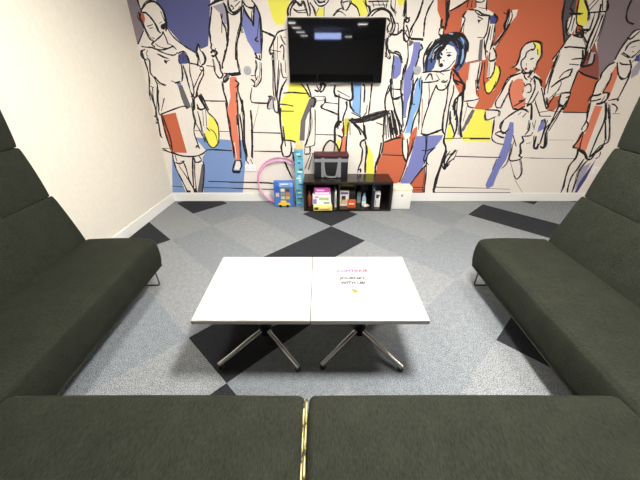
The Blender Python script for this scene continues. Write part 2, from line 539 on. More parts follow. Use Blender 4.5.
8 13 2359 1549 2347 1500 2327 1475
8 10 2327 1387 2376 1412 2415 1336 2376 1323
8 10 2301 1425 2334 1387
8 21 2393 1487 2476 1450 2503 1412
8 13 2454 1475 2512 1387
8 13 2516 1374 2580 1271 2638 1164
8 12 2406 1450 2449 1361 2414 1204
8 13 2488 1244 2576 1109
8 19 2408 1177 2462 1191 2515 1026
8 10 2392 1450 2355 1475
8 11 2262 1177 2347 1231 2368 1257
8 9 2385 1204 2467 1218 2500 1336
8 19 2304 1231 2358 1244
8 16 2319 1323 2325 1349
8 12 2170 927 2166 998 2271 1096 2374 1144 2459 1109
8 11 2342 1082 2368 1116
8 12 2402 1054 2431 1103
8 10 2493 1026 2506 913
8 11 2582 913 2567 1026
8 12 1936 1137 2107 1130 2117 1068
8 11 1947 1123 1979 1026 2081 1061
8 11 2576 1109 2728 1137
8 11 2605 1068 2738 1068
8 16 2792 1204 2768 1068 2748 913
8 12 2708 1026 2718 913
8 13 2627 1218 2670 1177 2650 1150
8 9 2622 1231 2734 1361
8 8 2595 1549 2597 1425 2605 1323
8 10 2068 1054 2091 913
8 13 2123 1573 2164 1597 2177 1669 2176 1739 2212 1796 2279 1817 2349 1807 2387 1762 2405 1681 2384 1621 2394 1549
8 12 2282 1745 2244 1716 2238 1669 2208 1633 2227 1573 2273 1537
8 11 2282 1807 2313 1773 2311 1739 2280 1750
8 11 2348 1750 2374 1692
8 15 2299 1651 2336 1663
8 12 2268 1531 2328 1518 2375 1543
8 6 2269 1615 2283 1591
8 9 2130 1573 2105 1564
8 10 2165 1573 2186 1549 2228 1549
8 10 2270 1524 2299 1475 2335 1450
8 9 2365 1573 2392 1512
8 12 2237 1518 2155 1487 2107 1463 2079 1361
8 15 2117 1475 2110 1450
8 8 2372 1425 2390 1475 2435 1425
8 9 2333 1412 2394 1400
8 11 2068 1026 2084 913 2103 810 2178 758 2267 743
8 11 2126 869 2178 898 2262 869
8 11 2188 1026 2178 927 2224 869 2276 927
8 11 2135 862 2196 832 2254 818
8 13 2350 854 2428 720
8 11 2380 781 2389 644 2388 566 2437 535 2525 558 2544 597
8 14 2461 840 2495 781 2470 736 2514 644 2492 613 2541 582
8 20 2470 736 2508 613
8 7 2401 550 2506 357
8 12 2535 550 2601 389 2564 298 2506 357
8 11 2469 840 2558 847 2576 884
8 11 2509 998 2522 913 2495 854
8 8 2539 998 2573 941
8 7 2543 751 2599 766
8 9 2358 751 2374 535 2321 438
8 12 2231 566 2213 422
8 13 2606 840 2658 705 2702 690 2689 751
8 12 2753 984 2718 913 2712 751
8 11 2728 884 2769 720 2733 713
8 13 2733 913 2779 736 2758 705
8 12 2093 582 2280 585
8 6 2565 582 2884 569
8 14 1835 810 2088 810
8 6 2542 290 2692 118
8 20 1571 675 1559 535 1532 422 1513 256 1513 119
8 13 1555 471 1602 430 1620 503 1699 582
8 17 1696 675 1624 566 1585 438
8 14 1711 675 1690 550
8 17 1614 613 1671 644
8 12 1704 597 2234 582
8 12 1525 191 2162 179
8 8 2162 179 2514 162
8 21 1487 171 1526 118
8 9 1509 118 2537 118
8 14 2486 2173 2507 2048 2553 1941 2616 1807
8 11 2573 2027 2571 1963 2613 1886 2666 1869
8 17 2580 2059 2645 2059 2696 2059
8 11 2560 2111 2606 2059 2612 1908
8 11 2644 2027 2651 1908
8 11 2632 2173 2643 2080 2685 1973 2761 1946
8 12 2682 2173 2759 2080 2791 2000
8 11 2658 2059 2715 2061
8 15 2684 1875 2779 1853 2752 1886 2695 1864
8 12 2696 1963 2708 1897 2770 1908 2801 1864
8 11 2722 1930 2819 1886
8 14 2739 1952 2779 1919 2842 1924
8 11 2664 1875 2623 1807 2571 1692 2547 1645
8 12 2794 1864 2873 1785 2877 1727
8 11 2626 1764 2719 1768 2858 1756
8 12 2790 2173 2739 2111
8 11 2828 2173 2765 2080
8 14 2782 2069 2945 2080
8 16 2917 2173 2951 2111 2937 2069
8 16 2867 2142 2887 2006 2872 1853 2875 1716
8 12 2834 2069 2840 1930 2814 1897
8 11 2929 2059 2919 1930 2914 1750
8 9 2943 2069 2955 1908 2944 1807
8 12 2866 2173 2902 2090
8 9 2898 2069 2888 1941
8 11 2775 1657 2882 1663
8 17 2878 1773 2889 1645
8 17 2928 1750 2931 1645
8 16 2575 2173 2560 2111
8 11 2599 1727 2578 1597 2573 1475 2563 1361 2578 1297
8 9 2598 1692 2581 1549 2590 1425 2609 1310
8 6 2578 1692 2563 1561
8 13 2864 1537 2861 1438 2860 1310
8 6 2878 1537 2865 1316
8 11 2750 1651 2863 1659
8 14 2747 1607 2854 1597
8 17 2838 1739 2873 1669 2886 1585 3000 1609 2988 1704
8 17 2899 1739 2903 1645 2895 1597
8 12 2630 1374 2715 1450 2809 1500
8 12 2727 1531 2787 1555 2785 1487 2739 1463
8 10 2804 1549 2790 1475
8 9 2682 1463 2716 1524 2776 1549
8 8 2687 1450 2729 1412 2690 1284
8 12 2758 1316 2863 1323 2870 1284 2832 1271
8 11 2760 1310 2784 1204 2843 1184
8 12 2873 1297 2869 1191 2846 1137
8 9 2676 1284 2753 1310
8 11 2609 1271 2651 1191 2690 1284
8 16 2472 1463 2530 1374
8 14 2875 1543 2979 1494 3128 1456
8 14 3242 1624 3185 1597 3147 1524 3146 1463 3125 1412 3133 1310 3130 1231
8 14 3252 1524 3262 1438 3235 1323
8 14 3263 1621 3327 1512 3385 1463 3438 1469 3447 1524 3438 1585 3389 1645
8 11 3298 1621 3347 1603 3416 1603
8 12 3462 1537 3467 1438 3449 1323 3442 1244
8 16 3101 1231 3122 1284 3188 1297 3226 1310
8 17 3237 1316 3302 1316 3312 1244 3257 1204 3216 1198
8 12 3137 1231 3211 1244 3249 1257
8 13 3280 1284 3257 1204
8 13 3135 1218 3139 1137 3177 1026
8 12 3337 1238 3436 1257 3441 1231
8 12 3331 1218 3408 1026
8 11 3359 1204 3424 1040
8 11 3388 1204 3437 1191 3478 1150 3474 1109
8 9 3379 1191 3454 1040
8 8 3451 1096 3540 1096
8 8 2861 1116 3142 1112
8 11 3225 1645 3238 1750 3276 1841 3311 1908 3369 1924
8 12 3271 1853 3316 1841 3377 1908
8 12 3281 1716 3333 1692 3385 1669
8 11 3303 1727 3324 1796 3415 1830
8 7 3354 1762 3402 1773
8 10 3385 1669 3428 1692 3460 1739
8 7 3384 1727 3403 1716
8 14 3158 2173 3155 2111 3171 2038 3213 1990 3282 1968
8 9 3428 1621 3477 1704
8 13 3139 1244 3154 1137 3175 1012 3159 941 3163 913
8 14 3178 1005 3209 984 3218 927 3198 884
8 15 3177 898 3164 795 3135 713 3195 698
8 11 3198 884 3213 751 3225 682
8 14 3206 690 3288 659 3367 582
8 12 3298 1244 3387 1040 3389 825 3392 597
8 14 3375 1068 3457 898 3500 781
8 12 3369 1164 3470 970 3539 781 3465 720 3417 613 3383 582
8 13 3489 736 3484 675 3460 659
8 13 3206 690 3221 613 3206 550
8 19 3213 1204 3309 1218
8 13 2864 1244 2836 1164 2758 970 2735 905
8 12 2763 1244 2794 1177 2845 1177
8 9 2843 1164 2807 1040 2768 898
8 13 2735 905 2789 751 2769 698 2722 720
8 12 2666 1040 2703 956 2707 743
8 13 2629 840 2660 698 2691 720 2704 751
8 11 2605 1068 2723 1068
8 13 2496 1218 2605 1068
8 8 2856 1109 3137 1105
8 4 2804 795 3111 795
8 7 2646 574 2820 571
8 6 2868 569 3232 566
8 16 3210 659 3225 582 3183 487 3185 357 3209 205 3203 118
8 16 3329 558 3298 438 3262 323 3273 188 3286 118
8 15 3392 558 3336 422 3347 273 3353 118
8 10 3476 566 3510 597 3502 652
8 16 3204 675 3301 629 3354 574 3416 558 3447 652 3505 736
8 14 3494 795 3502 705 3463 652 3398 582
8 10 -520 1645 -524 1500 -536 1336 -522 1231
8 9 -452 1645 -480 1425 -504 1271
8 6 -501 1524 -503 1297
8 10 -426 1621 -420 1487 -365 1475
8 12 -372 1463 -426 1374 -460 1284 -477 1137 -469 1026
8 8 -383 1645 -383 1524
8 9 -423 1316 -315 1320 -151 1310
8 9 -466 1198 -379 1191 -314 1175
8 12 -485 1126 -309 1123
8 9 -597 1284 -562 1277 -595 1218 -622 1150
8 12 -540 1271 -542 1150 -515 1109 -491 1137 -490 1271
8 9 -697 1215 -610 1211
8 12 -212 1412 -157 1349 -115 1271
8 12 -148 1412 -121 1336 -101 1271
8 15 -101 1271 -58 1257 -66 1191 -88 1164
8 11 -72 1284 58 1284
8 14 -64 1349 -14 1336 14 1387 0 1412
8 18 -42 1400 -14 1349
8 12 57 1412 43 1349 0 1323
8 8 -58 1231 58 1244
8 9 58 1284 65 1231 22 1164 117 1130 214 1089
8 9 51 1218 204 1204
8 10 170 1400 173 1290 230 1284
8 12 216 1271 223 1026
8 9 -102 1191 -119 1026
8 9 -59 1150 -60 1026
8 12 -480 1082 -475 927 -452 795 -473 705 -463 597 -393 597 -358 659 -361 766
8 10 -443 956 -435 825 -425 720
8 13 -460 795 -353 788 -277 758
8 13 -727 884 -478 876
8 11 -748 659 -491 652
8 13 -458 550 -417 422
8 13 -336 644 -320 438
8 10 -359 644 -297 644
8 11 -117 1137 -112 970 -153 795 -186 720
8 9 -59 1137 -61 781 -93 728 -186 705
8 13 -53 862 213 854
8 9 73 1137 207 1082
8 11 220 1137 224 1012 180 956 177 751
8 11 -124 720 -125 636 -188 621
8 13 -94 629 -152 422
8 10 -117 629 -192 438
8 10 -186 720 -196 629
8 12 -109 636 -78 629
8 21 360 1425 375 1271 333 1231
8 8 468 1387 470 1244 472 1096
8 12 488 1412 512 1374 515 1218
8 13 587 1412 583 1284 579 1137 568 1096
8 12 553 1191 545 1109
8 13 170 1400 172 1303 340 1238
8 13 200 1342 346 1271
8 12 222 1310 217 998 219 927
8 13 304 1231 314 1164 281 1068 268 1012
8 13 347 1244 365 1164 404 1123
8 11 368 1109 489 1054
8 16 545 1109 504 1054
8 12 382 1123 488 1068
8 16 590 1096 588 1026
8 8 44 1224 218 1198
8 8 29 1204 15 1157 206 1096
8 13 43 1271 58 1218
8 13 14 1412 57 1400 29 1336
8 19 216 1012 254 1005 209 991
8 11 187 984 183 854
8 12 358 1012 365 854
8 12 282 1040 279 913
8 14 388 998 468 913 502 854
8 19 523 998 532 854
8 12 672 998 749 970
8 14 755 1068 776 854
8 14 773 1109 791 854
8 14 795 1109 849 884
8 19 836 1137 911 869
8 16 865 1137 963 941
8 22 891 1040 943 854
8 14 821 1068 882 854
8 13 786 1400 751 1257 772 1123
8 14 794 1463 812 1361 837 1257 922 1271
8 12 846 1244 880 1137
8 14 357 1023 490 1040 620 1089 793 1130
8 11 366 1001 493 1001 639 1040 802 1109
8 11 371 1047 447 1019 562 1068 680 1079
8 10 416 1037 507 1015 592 1075
8 11 634 1096 737 1103 815 1130
8 10 374 991 447 1009 520 1037
8 15 1307 1830 1370 1853 1440 1836
8 13 1510 1692 1518 1621 1496 1561
8 11 1546 1807 1577 1727 1571 1633
8 10 1284 1813 1332 1841
8 11 1180 1675 1218 1768 1289 1819
8 10 1218 1651 1241 1716 1303 1779
8 13 1287 1645 1283 1704 1335 1756
8 10 180 970 184 795 171 659
8 14 202 998 196 941 224 998
8 13 221 854 268 810 249 659
8 12 284 998 289 854 267 825
8 15 336 998 329 795 320 644
8 13 61 857 213 854
8 14 342 1026 419 984 482 927 531 869 558 810 507 781 494 736 529 675 521 550 488 438 491 389
8 17 525 970 538 884 558 810
8 20 553 781 583 675 578 535 580 381
8 13 528 690 519 582
8 12 489 422 520 438 523 389
8 14 759 1026 775 781
8 17 754 766 738 597 708 487 717 381
8 13 784 766 858 795 962 825
8 11 794 970 811 810
8 16 836 998 872 810
8 19 890 984 931 825
8 16 938 1026 975 840
8 14 988 984 977 825
8 14 880 941 902 810"""

# ------------------------------------------------------------------ helpers
def lin(h):
    out = []
    for i in (0, 2, 4):
        c = int(h[i:i+2], 16) / 255
        out.append(c / 12.92 if c <= .04045 else ((c + .055) / 1.055) ** 2.4)
    return (*out, 1)

MATS = {}
def mat(name, hexcol, rough=.6, metal=0, spec=.5, emit=None, strength=0, coat=0):
    if name in MATS: return MATS[name]
    m = bpy.data.materials.new(name); m.use_nodes = True
    b = m.node_tree.nodes['Principled BSDF']
    b.inputs['Base Color'].default_value = lin(hexcol)
    b.inputs['Roughness'].default_value = rough
    b.inputs['Metallic'].default_value = metal
    b.inputs['Specular IOR Level'].default_value = spec
    b.inputs['Coat Weight'].default_value = coat
    if emit:
        b.inputs['Emission Color'].default_value = lin(emit)
        b.inputs['Emission Strength'].default_value = strength
    MATS[name] = m
    return m

def noisy(name, dark, light, scale=60, rough=.8, spec=.3, stretch=(1, 1, 1), lo=.35, hi=.65, bump=0, sheen=0, detail=3, scale2=None, amount2=.3, rot=(0, 0, 0)):
    m = mat(name, dark, rough, 0, spec)
    nt = m.node_tree; N = nt.nodes; L = nt.links
    b = N['Principled BSDF']
    tc = N.new('ShaderNodeTexCoord'); mp = N.new('ShaderNodeMapping')
    mp.inputs['Scale'].default_value = stretch; mp.inputs['Rotation'].default_value = rot
    L.new(tc.outputs['Object'], mp.inputs['Vector'])
    n = N.new('ShaderNodeTexNoise'); n.inputs['Scale'].default_value = scale; n.inputs['Detail'].default_value = detail
    L.new(mp.outputs['Vector'], n.inputs['Vector'])
    fac = n.outputs['Fac']
    if scale2:
        n2 = N.new('ShaderNodeTexNoise'); n2.inputs['Scale'].default_value = scale2; n2.inputs['Detail'].default_value = 4
        L.new(tc.outputs['Object'], n2.inputs['Vector'])
        mx = N.new('ShaderNodeMix'); mx.data_type = 'FLOAT'; mx.inputs[0].default_value = amount2
        L.new(fac, mx.inputs[2]); L.new(n2.outputs['Fac'], mx.inputs[3]); fac = mx.outputs[0]
    r = N.new('ShaderNodeValToRGB')
    r.color_ramp.elements[0].position = lo; r.color_ramp.elements[0].color = lin(dark)
    r.color_ramp.elements[1].position = hi; r.color_ramp.elements[1].color = lin(light)
    L.new(fac, r.inputs['Fac']); L.new(r.outputs['Color'], b.inputs['Base Color'])
    if bump:
        bp = N.new('ShaderNodeBump'); bp.inputs['Strength'].default_value = bump; bp.inputs['Distance'].default_value = .004
        L.new(fac, bp.inputs['Height']); L.new(bp.outputs['Normal'], b.inputs['Normal'])
    if sheen:
        b.inputs['Sheen Weight'].default_value = sheen; b.inputs['Sheen Roughness'].default_value = .4
        b.inputs['Sheen Tint'].default_value = lin(light)
    return m

def obj(name, bm, mats, parent=None, smooth=False, loc=None):
    if not isinstance(mats, (list, tuple)): mats = [mats]
    bmesh.ops.recalc_face_normals(bm, faces=bm.faces[:])
    me = bpy.data.meshes.new(name); bm.to_mesh(me); bm.free()
    for m in mats: me.materials.append(m)
    if smooth:
        for p in me.polygons: p.use_smooth = True
        try: me.set_sharp_from_angle(angle=math.radians(40))
        except Exception: pass
    o = bpy.data.objects.new(name, me); COL.objects.link(o)
    if parent: o.parent = parent
    if loc: o.location = loc
    return o

def tag(o, label, cat, group=None):
    o['label'] = label; o['category'] = cat
    if group: o['group'] = group
    return o

def thing(name, label, cat, loc=(0, 0, 0), rz=0, group=None):
    o = bpy.data.objects.new(name, None); COL.objects.link(o)
    o.location = loc; o.rotation_euler = (0, 0, rz); o.empty_display_size = .1
    return tag(o, label, cat, group)

def struct(name, bm, m):
    o = obj(name, bm, m); o['kind'] = 'structure'; return o

def box(bm, x0, x1, y0, y1, z0, z1, bevel=0, seg=2, mi=0, rz=0):
    r = bmesh.ops.create_cube(bm, size=1)
    vs = r['verts']
    M = Matrix.Translation(((x0+x1)/2, (y0+y1)/2, (z0+z1)/2)) @ Matrix.Rotation(rz, 4, 'Z') @ Matrix.Diagonal((x1-x0, y1-y0, z1-z0, 1))
    bmesh.ops.transform(bm, matrix=M, verts=vs)
    fs = {f for v in vs for f in v.link_faces}
    if bevel:
        es = list({e for v in vs for e in v.link_edges})
        rr = bmesh.ops.bevel(bm, geom=es, offset=bevel, segments=seg, affect='EDGES', profile=.5)
        fs = set(rr['faces']) | {f for f in fs if f.is_valid}
    for f in fs:
        if f.is_valid: f.material_index = mi
    return bm
def B(*a, **k): return box(bmesh.new(), *a, **k)

def catmull(pts, n=4, closed=False):
    if len(pts) < 3: return list(pts)
    out = []; N = len(pts)
    rng = range(N if closed else N - 1)
    for i in rng:
        if closed: p0, p1, p2, p3 = pts[i-1], pts[i], pts[(i+1) % N], pts[(i+2) % N]
        else: p0, p1, p2, p3 = pts[max(i-1, 0)], pts[i], pts[i+1], pts[min(i+2, N-1)]
        for k in range(n):
            t = k / n
            out.append(tuple(.5*(2*b + (c-a)*t + (2*a-5*b+4*c-d)*t*t + (-a+3*b-3*c+d)*t**3) for a, b, c, d in zip(p0, p1, p2, p3)))
    if not closed: out.append(tuple(pts[-1]))
    return out

def tube(bm, pts, r, sides=10, closed=False, mi=0):
    P = [Vector(p) for p in pts]; N = len(P); rings = []; up = None
    for i, p in enumerate(P):
        if closed: t = P[(i+1) % N] - P[i-1]
        else: t = P[min(i+1, N-1)] - P[max(i-1, 0)]
        t.normalize()
        if up is None:
            up = t.orthogonal().normalized()
        up = (up - t * up.dot(t)).normalized(); s = t.cross(up)
        rr = r[i] if isinstance(r, (list, tuple)) else r
        rings.append([bm.verts.new(p + (up*math.cos(a) + s*math.sin(a))*rr) for a in (2*math.pi*k/sides for k in range(sides))])
    for i in range(N if closed else N-1):
        a, b = rings[i], rings[(i+1) % N]
        off = 0
        if closed and i == N-1:
            off = min(range(sides), key=lambda o: sum((a[k].co - b[(k+o) % sides].co).length for k in range(sides)))
        for k in range(sides):
            f = bm.faces.new((a[k], a[(k+1) % sides], b[(k+1+off) % sides], b[(k+off) % sides])); f.material_index = mi
    if not closed:
        for ring in (rings[0], rings[-1]):
            f = bm.faces.new(ring); f.material_index = mi
    return bm

def lathe(bm, prof, cx=0, cy=0, sides=24, mi=0):
    rings = [[bm.verts.new((cx + r*math.cos(2*math.pi*k/sides), cy + r*math.sin(2*math.pi*k/sides), z)) for k in range(sides)] for r, z in prof]
    for a, b in zip(rings, rings[1:]):
        for k in range(sides):
            f = bm.faces.new((a[k], a[(k+1) % sides], b[(k+1) % sides], b[k])); f.material_index = mi
    for ring in (rings[0], rings[-1]): bm.faces.new(ring).material_index = mi
    return bm

def loft(prof, length, r=.03, seg=5, crown=0):
    """closed (d, z) outline swept along +y from 0 to length, its two ends rounded by r"""
    bm = bmesh.new()
    cx = (min(p[0] for p in prof) + max(p[0] for p in prof)) / 2; cz = (min(p[1] for p in prof) + max(p[1] for p in prof)) / 2
    hx = max(p[0] for p in prof) - cx; hz = max(p[1] for p in prof) - cz
    st = []
    for k in range(seg + 1):
        a = math.pi/2 * k/seg; st.append((r*(1-math.sin(a)), r*(1-math.cos(a))))
    st = [(y, i) for y, i in st]
    stations = [(y, i) for y, i in sorted([(s[1] and r*(1-math.cos(math.pi/2*k/seg)) or r*(1-math.cos(math.pi/2*k/seg)), r*(1-math.sin(math.pi/2*k/seg))) for k, s in enumerate(st)])]
    mids = [(r + (length-2*r)*k/10, 0) for k in range(1, 10)]
    ends = [(length - y, i) for y, i in reversed(stations)]
    rings = []
    for y, ins in stations + mids + ends:
        fx, fz = (hx-ins)/hx, (hz-ins)/hz
        ring = []
        for d, z in prof:
            zz = cz + (z-cz)*fz
            if crown and z > cz: zz += crown*math.sin(math.pi*y/length)
            ring.append(bm.verts.new((cx + (d-cx)*fx, y, zz)))
        rings.append(ring)
    n = len(prof)
    for a, b in zip(rings, rings[1:]):
        for k in range(n): bm.faces.new((a[k], a[(k+1) % n], b[(k+1) % n], b[k]))
    for ring in (rings[0], rings[-1]): bm.faces.new(ring)
    return bm

def place(bm, M):
    bmesh.ops.transform(bm, matrix=M, verts=bm.verts[:]); return bm

def text_bm(s, x0, x1, y0, y1, thick=.0004):
    """lettering lying in the xy plane, fitted to the rectangle"""
    cu = bpy.data.curves.new('lettering', 'FONT'); cu.body = s; cu.size = 1; cu.extrude = 0
    cu.offset = .04
    o = bpy.data.objects.new('lettering', cu); COL.objects.link(o)
    dg = bpy.context.evaluated_depsgraph_get(); dg.update()
    me = bpy.data.meshes.new_from_object(o.evaluated_get(dg))
    bm = bmesh.new(); bm.from_mesh(me)
    bpy.data.objects.remove(o); bpy.data.meshes.remove(me); bpy.data.curves.remove(cu)
    xs = [v.co.x for v in bm.verts]; ys = [v.co.y for v in bm.verts]
    ax, bx, ay, by = min(xs), max(xs), min(ys), max(ys)
    for v in bm.verts:
        v.co.x = x0 + (v.co.x-ax)/(bx-ax)*(x1-x0); v.co.y = y0 + (v.co.y-ay)/(by-ay)*(y1-y0); v.co.z = 0
    for f in bm.faces: f.normal_update()
    r = bmesh.ops.extrude_face_region(bm, geom=bm.faces[:])
    bmesh.ops.translate(bm, vec=(0, 0, thick), verts=[v for v in r['geom'] if isinstance(v, bmesh.types.BMVert)])
    return bm
FRONT = Matrix.Rotation(math.pi/2, 4, 'X')      # xy plane -> xz plane facing -y

# ------------------------------------------------------------------ materials
CREAMWALL = noisy('cream_wall_paint', 'e4decf', 'e8e2d4', 25, .75, .25)
WHITE_TRIM = mat('white_gloss_trim', 'f2f1ee', .35)
CEIL = noisy('ceiling_paint', 'd8d6d0', 'e2e0da', 30, .9, .2)
def carpet(name, a, b):
    return noisy(name, a, b, 200, .95, .1, lo=.38, hi=.62, bump=.6, detail=3, scale2=30, amount2=.12)
CARPETS = [carpet('carpet_light_grey', '4b4e51', 'a9acae'), carpet('carpet_mid_grey', '464b4f', '9fa4a8'),
           carpet('carpet_slate_grey', '454a4f', '9da3a8'), carpet('carpet_black', '1c1d20', '3a3b3f')]
FABRIC = noisy('dark_olive_velvet', '151711', '2d3026', 250, .85, .15, (.22, 1, .5), .3, .7, bump=.3, sheen=.25, scale2=9, amount2=.28)
FABRIC_BACK = noisy('dark_olive_velvet_back', '161812', '2f3228', 140, .9, .15, (1, 1, 1), .3, .7, bump=.35, sheen=.25, scale2=12, amount2=.25)
CHROME = mat('polished_chrome', 'c9c7c2', .14, 1)
DARKMETAL = mat('dark_metal', '1b1b1c', .35, .6)
BLACKPL = mat('black_plastic', '101011', .4)
LAMINATE = mat('white_laminate', 'b0b0af', .4)
EDGE = mat('pale_table_edging', 'a9a8a3', .45)
WOODBLACK = noisy('black_brown_wood', '191413', '241c1a', 8, .26, .5, (1, 1, 14), .35, .65)
SCREEN = mat('glossy_screen', '060607', .035, 0, .5)
LAMPMAT = mat('lamp_diffuser', 'ffffff', .5, emit='fffaf2', strength=LAMP)
KEYMAT = mat('panel_diffuser', 'ffffff', .5, emit='fffaf4', strength=LAMP_KEY)
FILLMAT = mat('fill_panel_diffuser', 'ffffff', .5, emit='fffaf4', strength=LAMP_FILL)
BARMAT = mat('bar_diffuser', 'ffffff', .5, emit='b0c4ff', strength=LAMP_BAR)

# ------------------------------------------------------------------ room shell
YB, XR, YR, H = 3.95, 3.75, -8.0, 2.70
def xl(y): return -1.965 - .055*(YB - y)            # the left wall runs slightly off square

room = [(xl(YR), YR), (XR, YR), (XR, YB), (xl(YB), YB)]
def clip(poly, a, b):
    out = []
    def side(p): return (b[0]-a[0])*(p[1]-a[1]) - (b[1]-a[1])*(p[0]-a[0])
    for i, p in enumerate(poly):
        q = poly[(i+1) % len(poly)]; sp, sq = side(p), side(q)
        if sp >= 0: out.append(p)
        if sp*sq < 0:
            t = sp/(sp-sq); out.append((p[0]+(q[0]-p[0])*t, p[1]+(q[1]-p[1])*t))
    return out
bm = bmesh.new()
S1, S2, O1, O2 = .48, .471, -2.151, 2.33            # carpet squares laid on the diagonal
rnd = random.Random(5)
BLACK = {(2, 3), (3, 3), (0, -1), (0, -2), (1, -3), (1, -4), (-1, 0), (-4, -2), (-3, -4), (-4, -4), (4, -1), (5, -1), (2, -5), (3, -5), (2, 5), (3, 6), (7, -3)}
LIGHT = {(-4, -3), (-3, -3), (-2, -2), (-1, -2), (0, 1), (1, 1), (2, 2), (3, 2), (1, -1), (2, -1), (3, 0), (-2, -4), (-1, -4), (0, -4), (-2, 0), (0, -3), (1, -5), (2, -2), (4, -2), (5, 0), (3, -4)}
MID = {(-2, -3), (-1, -3), (-3, -2), (-3, -1), (-2, -1), (0, 0), (1, 0), (2, 0), (2, 1), (3, 1), (0, 2), (1, 2), (3, -1), (3, -2), (-1, 1), (-1, -1), (-5, -3), (1, -2), (2, 4), (3, 4), (2, -3)}
SLATE = {(-2, -5), (-1, -5), (0, -5), (2, -4), (3, -3)}
KNOWN = {**{k: 0 for k in LIGHT}, **{k: 1 for k in MID}, **{k: 2 for k in SLATE}}
c45 = math.sqrt(.5)
for i in range(-20, 24):
    for j in range(-26, 16):
        q = []
        for di, dj in ((0, 0), (1, 0), (1, 1), (0, 1)):
            e1, e2 = O1 + S1*(i+di), O2 + S2*(j+dj)
            q.append(((e1+e2)*c45, (e2-e1)*c45))
        for k in range(4):
            if len(q) < 3: break
            q = clip(q, room[k], room[(k+1) % 4])
        if len(q) < 3: continue
        k = 3 if (i, j) in BLACK else KNOWN.get((i, j), rnd.choice((0, 0, 1, 1, 2)))
        vs = [bm.verts.new((x, y, 0)) for x, y in q]
        try: f = bm.faces.new(vs)
        except ValueError: continue
        f.material_index = k
struct('floor', bm, CARPETS)
for f in bpy.data.objects['floor'].data.polygons: pass

struct('wall_back', B(xl(YB)-.2, XR+.1, YB, YB+.12, -.02, H+.02), CREAMWALL)
bm = bmesh.new()
vs = [bm.verts.new(p) for p in ((xl(YR), YR, -.02), (xl(YB), YB, -.02), (xl(YB)-.12, YB, -.02), (xl(YR)-.12, YR, -.02))]
f = bm.faces.new(vs); r = bmesh.ops.extrude_face_region(bm, geom=[f])
bmesh.ops.translate(bm, vec=(0, 0, H+.04), verts=[v for v in r['geom'] if isinstance(v, bmesh.types.BMVert)])
struct('wall_left', bm, CREAMWALL)
struct('wall_right', B(XR, XR+.12, YR-.12, YB, -.02, H+.02), CREAMWALL)
struct('wall_front', B(xl(YR)-.2, XR, YR-.12, YR, -.02, H+.02), CREAMWALL)
struct('ceiling', B(xl(YR)-.2, XR+.1, YR-.1, YB+.1, H, H+.1), CEIL)
struct('baseboard_back', B(xl(YB)+.0, XR, YB-.014, YB, 0, .112, .003), WHITE_TRIM)
bm = bmesh.new()
vs = [bm.verts.new(p) for p in ((xl(YR), YR, 0), (xl(YB), YB-.014, 0), (xl(YB)+.014, YB-.014, 0), (xl(YR)+.014, YR, 0))]
f = bm.faces.new(vs); r = bmesh.ops.extrude_face_region(bm, geom=[f])
bmesh.ops.translate(bm, vec=(0, 0, .112), verts=[v for v in r['geom'] if isinstance(v, bmesh.types.BMVert)])
struct('baseboard_left', bm, WHITE_TRIM)

# ------------------------------------------------------------------ mural
MURAL_HEX = dict(mauve='8d7f86', purple='5b5f8e', blue='7f9bcc', yellow='f0ea62', orange='c66a4c', maroon='94544a', cream='ece4da', dmauve='5d565a', ink='262425',
                 navy='4f5488', peri='7c82bd', stripe='6b676b', lilac='a9a2b4', coral='e08468', pink='eec9bd', purse='bfbcc0', lblue='86b0e0', dgrey='55524f', mustard='c9c24e',
                 red='a3443c', white='f4efe9', hair='4c5f92', violet='4c4880', rust='a5583f')
MM = [noisy('mural_paper', 'ebe3d9', 'eee7de', 40, .8, .2)] + [mat('mural_' + c, MURAL_HEX[c], .8, 0, .2) for c in MURAL_COLOURS]
bm = bmesh.new()
YM = 3.9475
box(bm, xl(YB)+.001, XR-.001, YM, YB, .1125, H-.002)
y = YM - .0002
def face_fan(pts, yy, mi):
    V = [bm.verts.new((x, yy, z)) for x, z in pts]
    for a, b, c in tessellate_polygon([[Vector((x, z, 0)) for x, z in pts]]):
        try: bm.faces.new((V[a], V[b], V[c])).material_index = mi
        except ValueError: pass
for row in MURAL_PATCHES.split('\n'):
    v = [int(q) for q in row.split()]
    pts = [(v[k]/1000, v[k+1]/1000) for k in range(1, len(v), 2)]
    face_fan(pts, y, v[0] + 1); y -= .00001
rj = random.Random(11)
LINE_LIST = []
for row in MURAL_LINES.split('\n'):
    v = [int(q) for q in row.split()]
    P0 = [(v[k]/1000, v[k+1]/1000) for k in range(2, len(v), 2)]
    jit = lambda q, r: [(x + rj.uniform(-r, r), z + rj.uniform(-r, r)*.7) for x, z in q]
    LINE_LIST.append((v, v[1]/1000*1.2, jit(P0, .0025)))
    if len(P0) >= 3 and v[1] > 8:                   # the pen went over most strokes twice
        a, b = rj.uniform(-.010, .010), rj.uniform(-.006, .006)
        LINE_LIST.append((v, v[1]/1000*.7, jit([(x+a, z+b) for x, z in P0], .008)))
    if len(P0) >= 3 and v[1] > 10 and rj.random() < .5:
        a, b = rj.uniform(-.014, .014), rj.uniform(-.008, .008)
        LINE_LIST.append((v, v[1]/1000*.5, jit([(x+a, z+b) for x, z in P0[rj.randrange(2):]], .010)))
